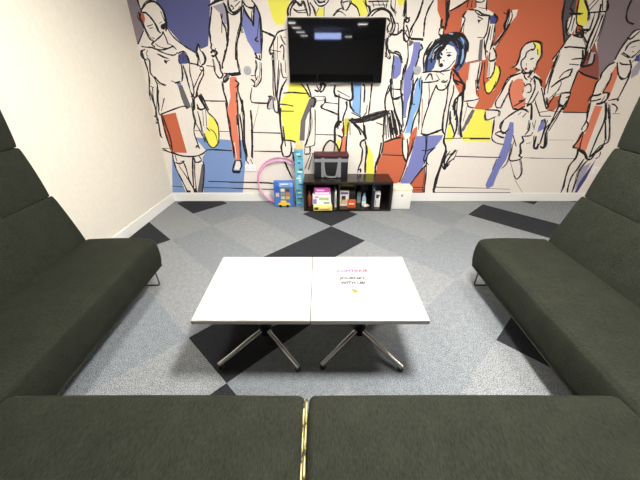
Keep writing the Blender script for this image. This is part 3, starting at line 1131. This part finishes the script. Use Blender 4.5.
for n, (v, w, P0) in enumerate(LINE_LIST):
    pts = catmull(P0, 4)
    N = len(pts); lft = []; rgt = []
    for k, (x, z) in enumerate(pts):
        a, b = pts[max(k-1, 0)], pts[min(k+1, N-1)]
        tx, tz = b[0]-a[0], b[1]-a[1]; d = math.hypot(tx, tz) or 1
        u = k/(N-1) if N > 1 else 0
        h = w/2*(.55 + .45*min(1, 4*u+.3, 4*(1-u)+.3))*(1 + .2*math.sin(n*1.7 + k*1.1) + .15*math.sin(n + k*2.9))
        z = max(z, .114); 
        lft.append(bm.verts.new((x - tz/d*h, y, max(z + tx/d*h, .113)))); rgt.append(bm.verts.new((x + tz/d*h, y, max(z - tx/d*h, .113))))
    for k in range(N-1):
        try: bm.faces.new((lft[k], rgt[k], rgt[k+1], lft[k+1])).material_index = v[0] + 1
        except ValueError: pass
    y -= .000001
me = bpy.data.meshes.new('mural'); bm.normal_update(); bm.to_mesh(me); bm.free()
for m in MM: me.materials.append(m)
mural = bpy.data.objects.new('mural', me); COL.objects.link(mural)
tag(mural, 'wall-wide fashion-sketch mural of inked women with blue, yellow and orange colour blocks', 'mural')

# ------------------------------------------------------------------ ceiling lamps (the panels beside the key are added fill)
def ceiling_lamp(x, y, sx, sy, m, label, group, z=H):
    t = thing('ceiling_light', label, 'ceiling light', (x, y, z), 0, group)
    fr = bmesh.new()
    for a in ((-sx/2-.02, sx/2+.02, -sy/2-.02, -sy/2), (-sx/2-.02, sx/2+.02, sy/2, sy/2+.02), (-sx/2-.02, -sx/2, -sy/2, sy/2), (sx/2, sx/2+.02, -sy/2, sy/2)):
        box(fr, *a, -.03, 0)
    obj('frame', fr, WHITE_TRIM, t)
    obj('diffuser', B(-sx/2, sx/2, -sy/2, sy/2, -.024, -.006), m, t)
    return t
for x, yy in ((-.8, -2.5), (-.72, -3.65), (-.66, -4.9), (-.6, -6.2), (1.2, -2.8), (1.1, -6.6)):
    if True:
        ceiling_lamp(x, yy, .26, .26, LAMPMAT, 'small square white downlight in the ceiling behind the camera', 'small square downlights behind the seating')
for k, (x, yy, s) in enumerate(LAMPS_FRONT):
    ceiling_lamp(x, yy, s, s, FILLMAT if k else KEYMAT, 'unseen square white light panel in the ceiling over the seating group', 'square light panels over the seating')  # first is the key; the others are added to brighten mural and left wall
t = thing('hanging_light', 'long bluish white light bar hung high at the far end behind the camera', 'hanging light', (.26, -4.4, 2.52))
obj('diffuser', B(-.43, .43, -.04, .04, -.08, .08), BARMAT, t)
obj('housing', B(-.45, .45, -.05, .05, .08, .18), WHITE_TRIM, t)

# ------------------------------------------------------------------ television
t = thing('television', 'black wall-mounted flat television hung on the mural above the low shelf', 'television', (.1725, 3.885, 1.722))
w, h = .5075, .299
bm = bmesh.new()
box(bm, -w, w, .008, .035, -h, h, .004)
obj('casing', bm, BLACKPL, t)
bm = bmesh.new()
for a in ((-w, w, h-.009, h), (-w, w, -h, -h+.016), (-w, -w+.009, -h+.016, h-.009), (w-.009, w, -h+.016, h-.009)):
    box(bm, a[0], a[1], -.004, .010, a[2], a[3])
obj('bezel', bm, mat('black_bezel', '0b0b0c', .25), t)
obj('screen', B(-w+.009, w-.009, -.001, .009, -h+.016, h-.009), SCREEN, t)
l = obj('logo_strip', B(-.05, .06, -.006, 0, -h-.007, -h+.001), mat('silver_plastic', 'b9babd', .3, .7), t); l['label'] = 'silver strip under the bezel'
obj('wall_bracket', B(-.2, .2, .035, .0615, -.15, .15), DARKMETAL, t)

# ------------------------------------------------------------------ sockets and discs on the wall
def socket(x, z, w, h, label):
    t = thing('wall_socket', label, 'socket', (x, 3.9455, z), 0)
    obj('face_plate', B(-w/2, w/2, -.010, 0, -h/2, h/2, .003), mat('white_plastic', 'f0f1f2', .4), t)
    for s in (-1, 1):
        bm = bmesh.new()
        for dx, dz, a, b in ((0, .016, .004, .008), (-.012, -.008, .007, .004), (.012, -.008, .007, .004)):
            box(bm, s*w*.25+dx-a/2, s*w*.25+dx+a/2, -.0106, -.0098, dz-b/2, dz+b/2)
        obj('pin_holes', bm, DARKMETAL, t)
socket(-.891, .449, .135, .082, 'white double wall socket between the mural feet left of the pink hoops')
socket(3.575, .418, .15, .085, 'white double wall socket low on the mural beside the right sofa back')
def disc(x, z, r, label):
    t = thing('wall_disc', label, 'wall disc', (x, 3.9455, z))
    bm = lathe(bmesh.new(), [(r, 0), (r, .010), (r*.93, .014), (r*.5, .015)]); place(bm, FRONT)
    obj('cap', bm, mat('grey_plastic', 'a9adb0', .45), t, True)
    bm = lathe(bmesh.new(), [(r*.16, .0145), (r*.16, .018)], sides=12); place(bm, FRONT)
    obj('screw', bm, mat('grey_screw', '86898c', .4), t, True)
disc(-.805, 1.545, .042, 'round grey wall disc on the mural left of the television')
disc(1.08, 1.545, .043, 'round grey wall disc on the mural right of the television')

# ------------------------------------------------------------------ sofas
seat_prof = catmull([(.030, .190), (.010, .200), (-.004, .25), (-.006, .33), (.004, .395), (.018, .415), (.045, .428), (.16, .437), (.32, .436), (.47, .430), (.52, .420), (.535, .37), (.535, .25), (.52, .20), (.30, .188)], 4, True)
def tier(z0, z1, f0, f1, bulge, th):
    g = .003
    return catmull([(f0+.008, z0+g), (f0 + (f1-f0)*.10 - bulge*.5, z0+.02), (f0 + (f1-f0)*.5 - bulge, (z0+z1)/2), (f0 + (f1-f0)*.93 - bulge*.45, z1-.018), (f1+.008, z1-g),
                    (f1+th*.5, z1-g*.5), (f1+th-.01, z1-.012), (f1+th, (z0+z1)/2), (f1+th-.01, z0+.012), (f0+th*.5, z0+g)], 3, True)
def make_tiers(b): return [tier(.20, .765, .478+b, .655+b, .016, .12), tier(.765, 1.105, .659+b, .732+b, .012, .08), tier(1.105, 1.46, .735+b, .742+b, .010, .07)]
def make_sofa(L, label, loc, rz, group, back=0):
    t = thing('sofa', label, 'sofa', loc, rz, group)
    obj('seat', loft([(d if d < .3 else d + back, z) for d, z in seat_prof], L, .024, 6, .006), FABRIC, t, True)
    for pr in make_tiers(back): obj('back_panel', loft(pr, L-.01, .02, 4), FABRIC_BACK, t, True)
    obj('base_frame', B(.10, .50, .10, L-.10, .135, .188, .004), BLACKPL, t)
    for yy in (.03, L-.03):
        bm = bmesh.new()
        tube(bm, [(.07, yy, .195), (.062, yy, .02), (.070, yy, .008), (.09, yy, .007), (.47, yy, .007), (.49, yy, .012), (.50, yy, .03), (.50, yy, .195)], .0055, 8)
        obj('sled_leg', bm, mat('smoked_chrome', '6a6864', .2, 1), t, True)
    return t
# local x = depth (front at 0), local y = along the front
# left sofa: front looks to +x
make_sofa(1.46, 'dark olive high-back sofa against the cream wall on the left', (-1.245, 2.09, 0), math.pi, 'sofas around the coffee tables')
make_sofa(1.46, 'dark olive high-back sofa on the right in front of the mural', (1.195, .63, 0), 0, 'sofas around the coffee tables')
sL = make_sofa(1.175, 'dark olive sofa in the left foreground, its seat edged with yellow patterned trim', (-1.235, .805, 0), -math.pi/2, 'sofas around the coffee tables', .065)
make_sofa(1.225, 'dark olive sofa in the right foreground, right of the yellow trim', (-.044, .805, 0), -math.pi/2, 'sofas around the coffee tables', .065)

trim = mat('yellow_patterned_trim', 'd9cf8d', .7)
nt = trim.node_tree; N = nt.nodes
tc = N.new('ShaderNodeTexCoord'); wv = N.new('ShaderNodeTexWave'); wv.bands_direction = 'DIAGONAL'; wv.inputs['Scale'].default_value = 6.5; wv.inputs['Distortion'].default_value = 3.5; wv.inputs['Detail Scale'].default_value = 8
rp = N.new('ShaderNodeValToRGB'); rp.color_ramp.interpolation = 'LINEAR'
rp.color_ramp.elements[0].color = lin('23221a'); rp.color_ramp.elements[0].position = .10
rp.color_ramp.elements[1].color = lin('97853a'); rp.color_ramp.elements[1].position = .22
e = rp.color_ramp.elements.new(.9); e.color = lin('c4bb88')
nt.links.new(tc.outputs['Object'], wv.inputs['Vector']); nt.links.new(wv.outputs['Fac'], rp.inputs['Fac']); nt.links.new(rp.outputs['Color'], N['Principled BSDF'].inputs['Base Color'])
bm = bmesh.new()
box(bm, .03, .50, 1.1705, 1.1775, .22, .425, .004); box(bm, .03, .50, 1.1805, 1.1875, .22, .426, .004)
tr = obj('patterned_trim', bm, trim, sL); tr['label'] = 'yellow trim with dark slanting marks'

# ------------------------------------------------------------------ coffee tables
def make_table(x, label):
    t = thing('coffee_table', label, 'table', (x, 1.48, 0), 0, 'white coffee tables pushed together')
    obj('tabletop', B(-.2965, .2965, -.30, .30, .424, .45, .003), [LAMINATE], t)
    obj('table_edging', frame_bm(.298, .3015, .425, .447), EDGE, t)
    bm = lathe(bmesh.new(), [(.030, .07), (.030, .40), (.028, .415)]); obj('column', bm, CHROME if False else DARKMETAL, t, True)
    bm = bmesh.new(); box(bm, -.11, .11, -.11, .11, .412, .424, .003); obj('top_plate', bm, DARKMETAL, t)
    bm = lathe(bmesh.new(), [(.030, .068), (.040, .072), (.040, .125), (.030, .135)]); obj('hub', bm, DARKMETAL, t, True)
    for k in range(4):
        a = math.radians(-47 + 90*k)
        d = Vector((math.cos(a), math.sin(a), 0))
        pts = [d*.03 + Vector((0, 0, .098)), d*.12 + Vector((0, 0, .080)), d*.24 + Vector((0, 0, .050)), d*.335 + Vector((0, 0, .032))]
        bm = tube(bmesh.new(), pts, [.0165, .0165, .0165, .0160], 12)
        lg = obj('leg', bm, CHROME, t, True)
        q = d*.322
        bm = lathe(bmesh.new(), [(.016, 0), (.018, .004), (.018, .009), (.009, .014), (.009, .03)], q.x, q.y, 14)
        obj('glide', bm, BLACKPL, lg, True)
    return t
def frame_bm(ix, ox, z0, z1):
    bm = bmesh.new()
    for a in ((-.2985, .2985, -.3035, -.3), (-.2985, .2985, .3, .3035), (-.2985, -.2965, -.3, .3), (.2965, .2985, -.3, .3)):
        box(bm, *a, z0, z1)
    return bm
make_table(-.3490, 'white square coffee table on the left with a plain bare top')
t2 = make_table(.2515, 'white square coffee table on the right with lettering printed on its top')
grad = mat('purple_to_red_print', '8a4fa0', .6)
nt = grad.node_tree; N = nt.nodes
tc = N.new('ShaderNodeTexCoord'); sp = N.new('ShaderNodeSeparateXYZ'); rp = N.new('ShaderNodeValToRGB')
rp.color_ramp.elements[0].color = lin('5a2fa0'); rp.color_ramp.elements[1].color = lin('b02a3c'); e = rp.color_ramp.elements.new(.45); e.color = lin('762a70')
nt.links.new(tc.outputs['Generated'], sp.inputs[0]); nt.links.new(sp.outputs[0], rp.inputs['Fac']); nt.links.new(rp.outputs['Color'], N['Principled BSDF'].inputs['Base Color'])
INKM = mat('black_print', '141418', .6)
top2 = [c for c in t2.children if c.name.startswith('tabletop')][0]
def table_text(s, x0, x1, y0, y1, m, lab):
    bm = text_bm(s, x0-.2515, x1-.2515, y0-1.48, y1-1.48); place(bm, Matrix.Translation((0, 0, .4501)))
    o = obj('printed_lettering', bm, m, top2); o['label'] = lab
table_text('CONTINUE', .105, .296, 1.602, 1.632, grad, 'purple to red word CONTINUE')
table_text('YOUR', .205, .245, 1.566, 1.580, mat('purple_print', '77508f', .6), 'tiny purple printed word')
table_text('JOURNEY', .117, .273, 1.520, 1.550, INKM, 'black word JOURNEY')
table_text('WITH US!', .119, .267, 1.476, 1.506, INKM, 'black words WITH US')
bm = bmesh.new()
for k, (px, py, s) in enumerate(((.188, 1.425, .012), (.199, 1.418, .014), (.206, 1.408, .012), (.193, 1.405, .010))):
    vs = [bm.verts.new((px-.2515+s*math.cos(a)*.8, py-1.48+s*math.sin(a), .4502 + .00005*k)) for a in (2*math.pi*q/14 for q in range(14))]
    bm.faces.new(vs)
o = obj('printed_emblem', bm, mat('orange_print', 'd8732f', .6), top2); o['label'] = 'small orange printed emblem'

# ------------------------------------------------------------------ low shelf
t = thing('shelf_unit', 'low black-brown open shelf with three compartments under the television', 'shelf', (0, 0, 0))
X0, X1, YF, YK, ZT = -.200, .878, 3.59, 3.932, .377
obj('top_panel', B(X0, X1, YF, YK, ZT-.03, ZT, .002), WOODBLACK, t)
obj('bottom_panel', B(X0, X1, YF, YK, 0, .028, .002), WOODBLACK, t)
for a in (X0, X1-.028): obj('side_panel', B(a, a+.028, YF, YK, .028, ZT-.03), WOODBLACK, t)
for a in (.224, .634): obj('divider', B(a, a+.018, YF+.004, YK-.006, .028, ZT-.03), WOODBLACK, t)
obj('back_panel', B(X0+.028, X1-.028, YK-.006, YK, .028, ZT-.03), WOODBLACK, t)

def pl(h, r=.5): return mat('printed_card_' + h, h, r)
def panel(par, name, x0, x1, z0, z1, yf, h, lab=None):
    o = obj(name, B(x0, x1, yf-.0008, yf+.0002, z0, z1), pl(h), par)
    if lab: o['label'] = lab
    return o
def lettering(par, s, x0, x1, z0, z1, yf, h):
    bm = text_bm(s, x0, x1, z0, z1); place(bm, FRONT); place(bm, Matrix.Translation((0, yf, 0)))
    return obj('printed_lettering', bm, pl(h), par)
def carton(name, label, cat, x0, x1, y0, y1, z0, z1, h, rz=0, group=None):
    """origin on its base centre; returns the thing and its half sizes"""
    t = thing(name, label, cat, ((x0+x1)/2, (y0+y1)/2, z0), rz, group)
    a, b, c = (x1-x0)/2, (y1-y0)/2, z1-z0
    obj('carton', B(-a, a, -b, b, 0, c, .002), pl(h), t)
    return t, a, b, c
ZF = .0282
# left compartment
t = thing('bottle', 'copper coloured bottle standing at the left end inside the shelf', 'bottle', (-.133, 3.70, ZF))
obj('body', lathe(bmesh.new(), [(.022, 0), (.027, .006), (.027, .12), (.020, .145), (.011, .16), (.011, .175)]), mat('copper_bottle', 'a5583c', .3, .3), t, True)
obj('cap', lathe(bmesh.new(), [(.013, .174), (.013, .196), (.010, .199)]), mat('dark_red_cap', '5e2a22', .4), t, True)
t, a, b, c = carton('game_box', 'yellow box lying at the bottom of the stack, sticking out of the shelf', 'box', -.085, .145, 3.545, 3.82, ZF, .082, 'e4d772', .04, 'boxes stacked in the left compartment')
panel(t, 'printed_band', -a+.01, -a+.06, .010, .045, -b, '4f4a2c'); panel(t, 'printed_band', -a+.075, a-.03, .012, .024, -b, 'c06a4a'); panel(t, 'printed_band', -a+.075, a-.06, .030, .045, -b, 'f3efc0')
t, a, b, c = carton('game_box', 'white box with green and violet print in the middle of the stack', 'box', -.088, .138, 3.60, 3.83, .082, .205, 'ece9ee', -.03, 'boxes stacked in the left compartment')
panel(t, 'printed_band', -a+.006, -a+.05, .012, .075, -b, '8d86cf'); panel(t, 'printed_band', -a+.08, a-.03, .062, .095, -b, 'a9c98e'); panel(t, 'printed_band', a-.09, a-.02, .018, .034, -b, '3d3a3a'); panel(t, 'printed_band', -a+.03, -a+.07, .09, .112, -b, 'd98fb1')
t, a, b, c = carton('game_box', 'magenta box with a white stripe on top of the stack in the shelf', 'box', -.072, .122, 3.63, 3.82, .205, .288, 'b94a9c', .02, 'boxes stacked in the left compartment')
panel(t, 'printed_band', -a+.01, a-.01, .008, .030, -b, 'e9dfe9'); panel(t, 'printed_band', -a+.03, a-.07, .045, .066, -b, 'e6b3d6')
t, a, b, c = carton('book', 'dark hardback book standing beside the stack of boxes in the shelf', 'book', .146, .172, 3.66, 3.86, ZF, .235, '232126', 0, 'books standing in the left compartment')
panel(t, 'spine_label', -a+.005, a-.005, .05, .15, -b, '3a383e')
t, a, b, c = carton('book', 'pale grey book standing against the first divider of the shelf', 'book', .182, .207, 3.65, 3.86, ZF, .238, 'c9cbc8', 0, 'books standing in the left compartment')
panel(t, 'spine_label', -a+.006, a-.006, .04, .12, -b, 'a8b0ae')
# middle compartment
t, a, b, c = carton('game_box', 'yellow and black striped box standing at the back of the middle compartment', 'box', .25, .45, 3.83, 3.89, ZF, .318, '46421c')
for z0, z1, h in ((.215, .235, 'c9b93a'), (.245, .265, 'd8c845'), (.272, .282, '8f8430')): panel(t, 'printed_band', -a+.004, a-.004, z0, z1, -b, h)
t, a, b, c = carton('picture_box', 'white box with a cartoon-like picture in the middle compartment of the shelf', 'box', .252, .362, 3.70, 3.755, ZF, .222, 'ece6df')
panel(t, 'printed_band', -a+.006, a-.01, .155, .185, -b, '6a5f98'); panel(t, 'printed_picture', -a+.02, -a+.07, .06, .135, -b, '3c3130'); panel(t, 'printed_picture', -a+.03, -a+.085, .025, .085, -b-.0008, 'e3c28f'); panel(t, 'printed_picture', -a+.004, -a+.03, .02, .06, -b, 'd9cf6a')
t, a, b, c = carton('game_box', 'dark charcoal box standing behind the small orange box', 'box', .372, .452, 3.765, 3.815, ZF, .215, '2a2729')
panel(t, 'printed_band', -a+.01, a-.01, .14, .17, -b, '4a4446')
t, a, b, c = carton('card_box', 'small orange box at the front of the middle compartment', 'box', .345, .448, 3.645, 3.690, ZF, .122, 'c4552a')
panel(t, 'printed_band', -a+.015, a-.02, .040, .062, -b, 'f0d2a8'); panel(t, 'printed_band', -a+.02, a-.03, .018, .028, -b, '7c2f1a')
t, a, b, c = carton('card_box', 'pale green box standing at the back beside the second divider', 'box', .480, .528, 3.80, 3.85, ZF, .185, '8fa79c')
panel(t, 'printed_band', -a+.005, a-.005, .09, .13, -b, '71897f')
t = thing('bottle', 'small pale blue bottle with a white label inside the middle compartment', 'bottle', (.556, 3.70, ZF))
obj('body', lathe(bmesh.new(), [(.022, 0), (.026, .006), (.026, .10), (.018, .125), (.010, .14), (.010, .15)]), mat('pale_blue_bottle', '9fb6cf', .35), t, True)
obj('label_band', lathe(bmesh.new(), [(.0264, .02), (.0268, .022), (.0268, .07), (.0264, .072)]), mat('white_label', 'e9e7e2', .5), t, True)
obj('cap', lathe(bmesh.new(), [(.013, .148), (.013, .17), (.010, .172)]), mat('steel_blue_cap', '5c7fb0', .4), t, True)
t = thing('toy_car', 'tiny white and red toy car in front of the pale blue bottle', 'toy car', (.585, 3.652, ZF), .5)
bm = bmesh.new(); box(bm, -.035, .035, -.015, .015, .008, .026, .005); box(bm, -.018, .020, -.013, .013, .024, .042, .006); obj('body', bm, mat('white_toy', 'e8e6e2', .4), t, True)
obj('stripe', B(-.0352, .0352, -.0153, .0153, .013, .018), mat('red_toy', 'b8352c', .4), t)
for sx in (-.02, .02):
    for sy in (-.0155, .0155):
        bm = place(lathe(bmesh.new(), [(.009, -.003), (.009, .003)], sides=14), Matrix.Translation((sx, sy, .009)) @ FRONT); obj('wheel', bm, BLACKPL, t, True)
# right compartment
t, a, b, c = carton('folder', 'dark blue folder standing against the second divider of the shelf', 'folder', .658, .678, 3.65, 3.88, ZF, .302, '1f2440')
panel(t, 'spine_label', -a+.004, a-.004, .22, .26, -b, '9aa6c8')
t, a, b, c = carton('box', 'white box with black marks standing in the right compartment', 'box', .692, .756, 3.665, 3.76, ZF, .212, 'e6e4e0', -.12)
panel(t, 'printed_band', -a+.012, a-.020, .115, .165, -b, '262626'); panel(t, 'printed_band', -a+.006, -a+.016, .02, .10, -b, '9b9a98'); panel(t, 'printed_band', a-.024, a-.006, .14, .16, -b, '3b3a3a')

# ------------------------------------------------------------------ cooler bag on the shelf
t = thing('cooler_bag', 'black insulated carry bag with grey straps on top of the low shelf', 'bag', (.135, 3.838, ZT+.0005))
BAGM = noisy('black_nylon', '121214', '1f1f22', 120, .6, .4)
GREYS = noisy('grey_webbing', '77797c', '94979a', 160, .7, .3)
MAROON = noisy('maroon_nylon', '3a171b', '54242a', 90, .6, .4)
obj('body', B(-.205, .205, -.085, .085, 0, .255, .012, 3), BAGM, t, True)
obj('lid', B(-.212, .212, -.090, .090, .245, .286, .010, 3), MAROON, t, True)
obj('grey_band', B(-.2065, .2065, -.0865, .0865, .195, .235, .002), GREYS, t)
for s in (-1, 1): obj('strap', B(s*.100-.019, s*.100+.019, -.0895, -.0855, .01, .248), GREYS, t)
def ribbon(pts, w, th):
    bm = bmesh.new(); P = catmull(pts, 6); rings = []
    for k, p in enumerate(P):
        a, b2 = Vector(P[max(k-1, 0)]), Vector(P[min(k+1, len(P)-1)]); tt = (b2-a).normalized(); n = Vector((0, 1, 0)); s = tt.cross(n).normalized()
        p = Vector(p); rings.append([bm.verts.new(p + s*w*i + n*th*j) for i, j in ((-.5, -.5), (.5, -.5), (.5, .5), (-.5, .5))])
    for r0, r1 in zip(rings, rings[1:]):
        for k in range(4): bm.faces.new((r0[k], r0[(k+1) % 4], r1[(k+1) % 4], r1[k]))
    bm.faces.new(rings[0]); bm.faces.new(rings[-1]); return bm
obj('carry_handle', ribbon([(-.095, -.093, .215), (-.088, -.100, .13), (-.072, -.102, .05), (-.045, -.102, .022), (.03, -.102, .018), (.062, -.102, .03), (.078, -.100, .10), (.095, -.093, .215)], .022, .004), GREYS, t)
obj('carry_handle', ribbon([(-.10, .05, .29), (-.085, .045, .345), (-.05, .04, .400), (-.01, .04, .425), (.03, .04, .405), (.065, .045, .375), (.10, .05, .29)], .020, .005), BAGM, t)
obj('zip', B(-.205, .205, -.0915, -.0895, .252, .258), mat('zip_dark', '1a0d0e', .4, .4), t)

# ------------------------------------------------------------------ things left and right of the shelf
t = thing('storage_box', 'white lidded box on the carpet at the right end of the low shelf', 'box', (1.02, 3.745, 0))
obj('body', B(-.118, .118, -.08, .08, 0, .235, .008, 3), mat('white_card', 'e9e8e0', .5), t, True)
obj('lid', B(-.122, .122, -.084, .084, .235, .285, .012, 3), mat('pale_cream_lid', 'ecebcf', .5), t, True)
o = obj('printed_mark', B(-.012, .012, -.0808, -.0798, .165, .195), mat('grey_print', '8e9296', .5), t)
HOOPM = mat('pink_hoop_plastic', 'eba3d0', .35)
def hoop(cx, y0, r, lean, label, rz=0):
    t = thing('hula_hoop', label, 'hoop', (cx, y0, 0), rz, 'pink hoops leaning on the mural')
    bm = bmesh.new()
    pts = [(r*math.cos(a), math.sin(lean)*(r + r*math.sin(a)), .009 + math.cos(lean)*(r + r*math.sin(a))) for a in (2*math.pi*k/64 for k in range(64))]
    tube(bm, pts, .0085, 10, True); obj('ring', bm, HOOPM, t, True)
    bm = bmesh.new()
    tube(bm, pts[14:17], .0098, 10); obj('join_sleeve', bm, mat('pale_pink_sleeve', 'f3c3e0', .4), t, True)
hoop(-.508, 3.870, .292, .10, 'pink plastic hoop leaning on the mural, the back one of two')
hoop(-.512, 3.835, .276, .13, 'pink plastic hoop leaning in front of the larger pink hoop')

t = thing('toy_pack', 'blue toy package with a clear window and yellow toy left of the shelf', 'toy', (-.457, 3.765, 0))
obj('carton', B(-.123, .123, -.034, .034, 0, .335, .004), pl('3f74c9'), t)
panel(t, 'window_panel', -.045, .085, .095, .265, -.034, '6e7480', 'grey window showing the toy parts')
panel(t, 'printed_band', -.055, .118, .272, .325, -.034, '8db9ea', 'pale blue header'); panel(t, 'printed_band', -.035, .06, .296, .312, -.0348, 'e8eef8'); panel(t, 'printed_band', -.02, .09, .280, .288, -.0348, '4a5f8a')
for k, h in enumerate(('c9c4a8', 'd8b64a', '8f96a0', 'c47a4a', 'e0dcc8', '3f444d')):
    panel(t, 'toy_piece', -.037 + .060*(k % 2), .013 + .060*(k % 2), .108 + .05*(k//2), .145 + .05*(k//2), -.0348, h)
bm = bmesh.new(); box(bm, -.075, .075, -.052, -.030, .018, .058, .006); box(bm, -.045, .030, -.050, -.030, .052, .088, .008); obj('toy_truck', bm, mat('yellow_toy', 'f0c52a', .4), t, True)
for sx in (-.048, .045):
    bm = place(lathe(bmesh.new(), [(.019, -.010), (.019, .010)], sides=18), Matrix.Translation((sx, -.045, .019)) @ FRONT); obj('toy_wheel', bm, BLACKPL, t, True)
panel(t, 'printed_picture', -.10, -.06, .14, .19, -.034, 'd9c3a6'); panel(t, 'printed_picture', -.115, -.05, .20, .28, -.034, '2f60b8')

t = thing('board_game_box', 'tall narrow blue and green game box standing upright beside the shelf', 'box', (-.2575, 3.78, 0))
obj('carton', B(-.048, .053, -.030, .030, 0, .725, .002), pl('68aecb'), t)
obj('side_face', B(-.0488, -.0478, -.0295, .0295, .002, .723), pl('17203a'), t)
rn = random.Random(3)
cols = ['2c5f9e', '7fc6cf', '4ea06a', '1d3552', 'a8d7de', '2f8aa0', 'd8e6dc', '37577a', '86b54e', '5aa8d8']
for k in range(26):
    z0 = .015 + k*.0268; x0 = rn.uniform(-.044, .005)
    panel(t, 'printed_picture', x0, min(.046, x0 + rn.uniform(.02, .06)), z0, z0 + rn.uniform(.014, .026), -.030 - .0001*(k % 3), cols[k % 10] if k not in (12, 13) else 'dfe5e2')
o = obj('box_end', B(-.028, .048, -.028, .028, .725, .81, .004), pl('efd08f'), t); o['label'] = 'peach coloured block on its upper end'
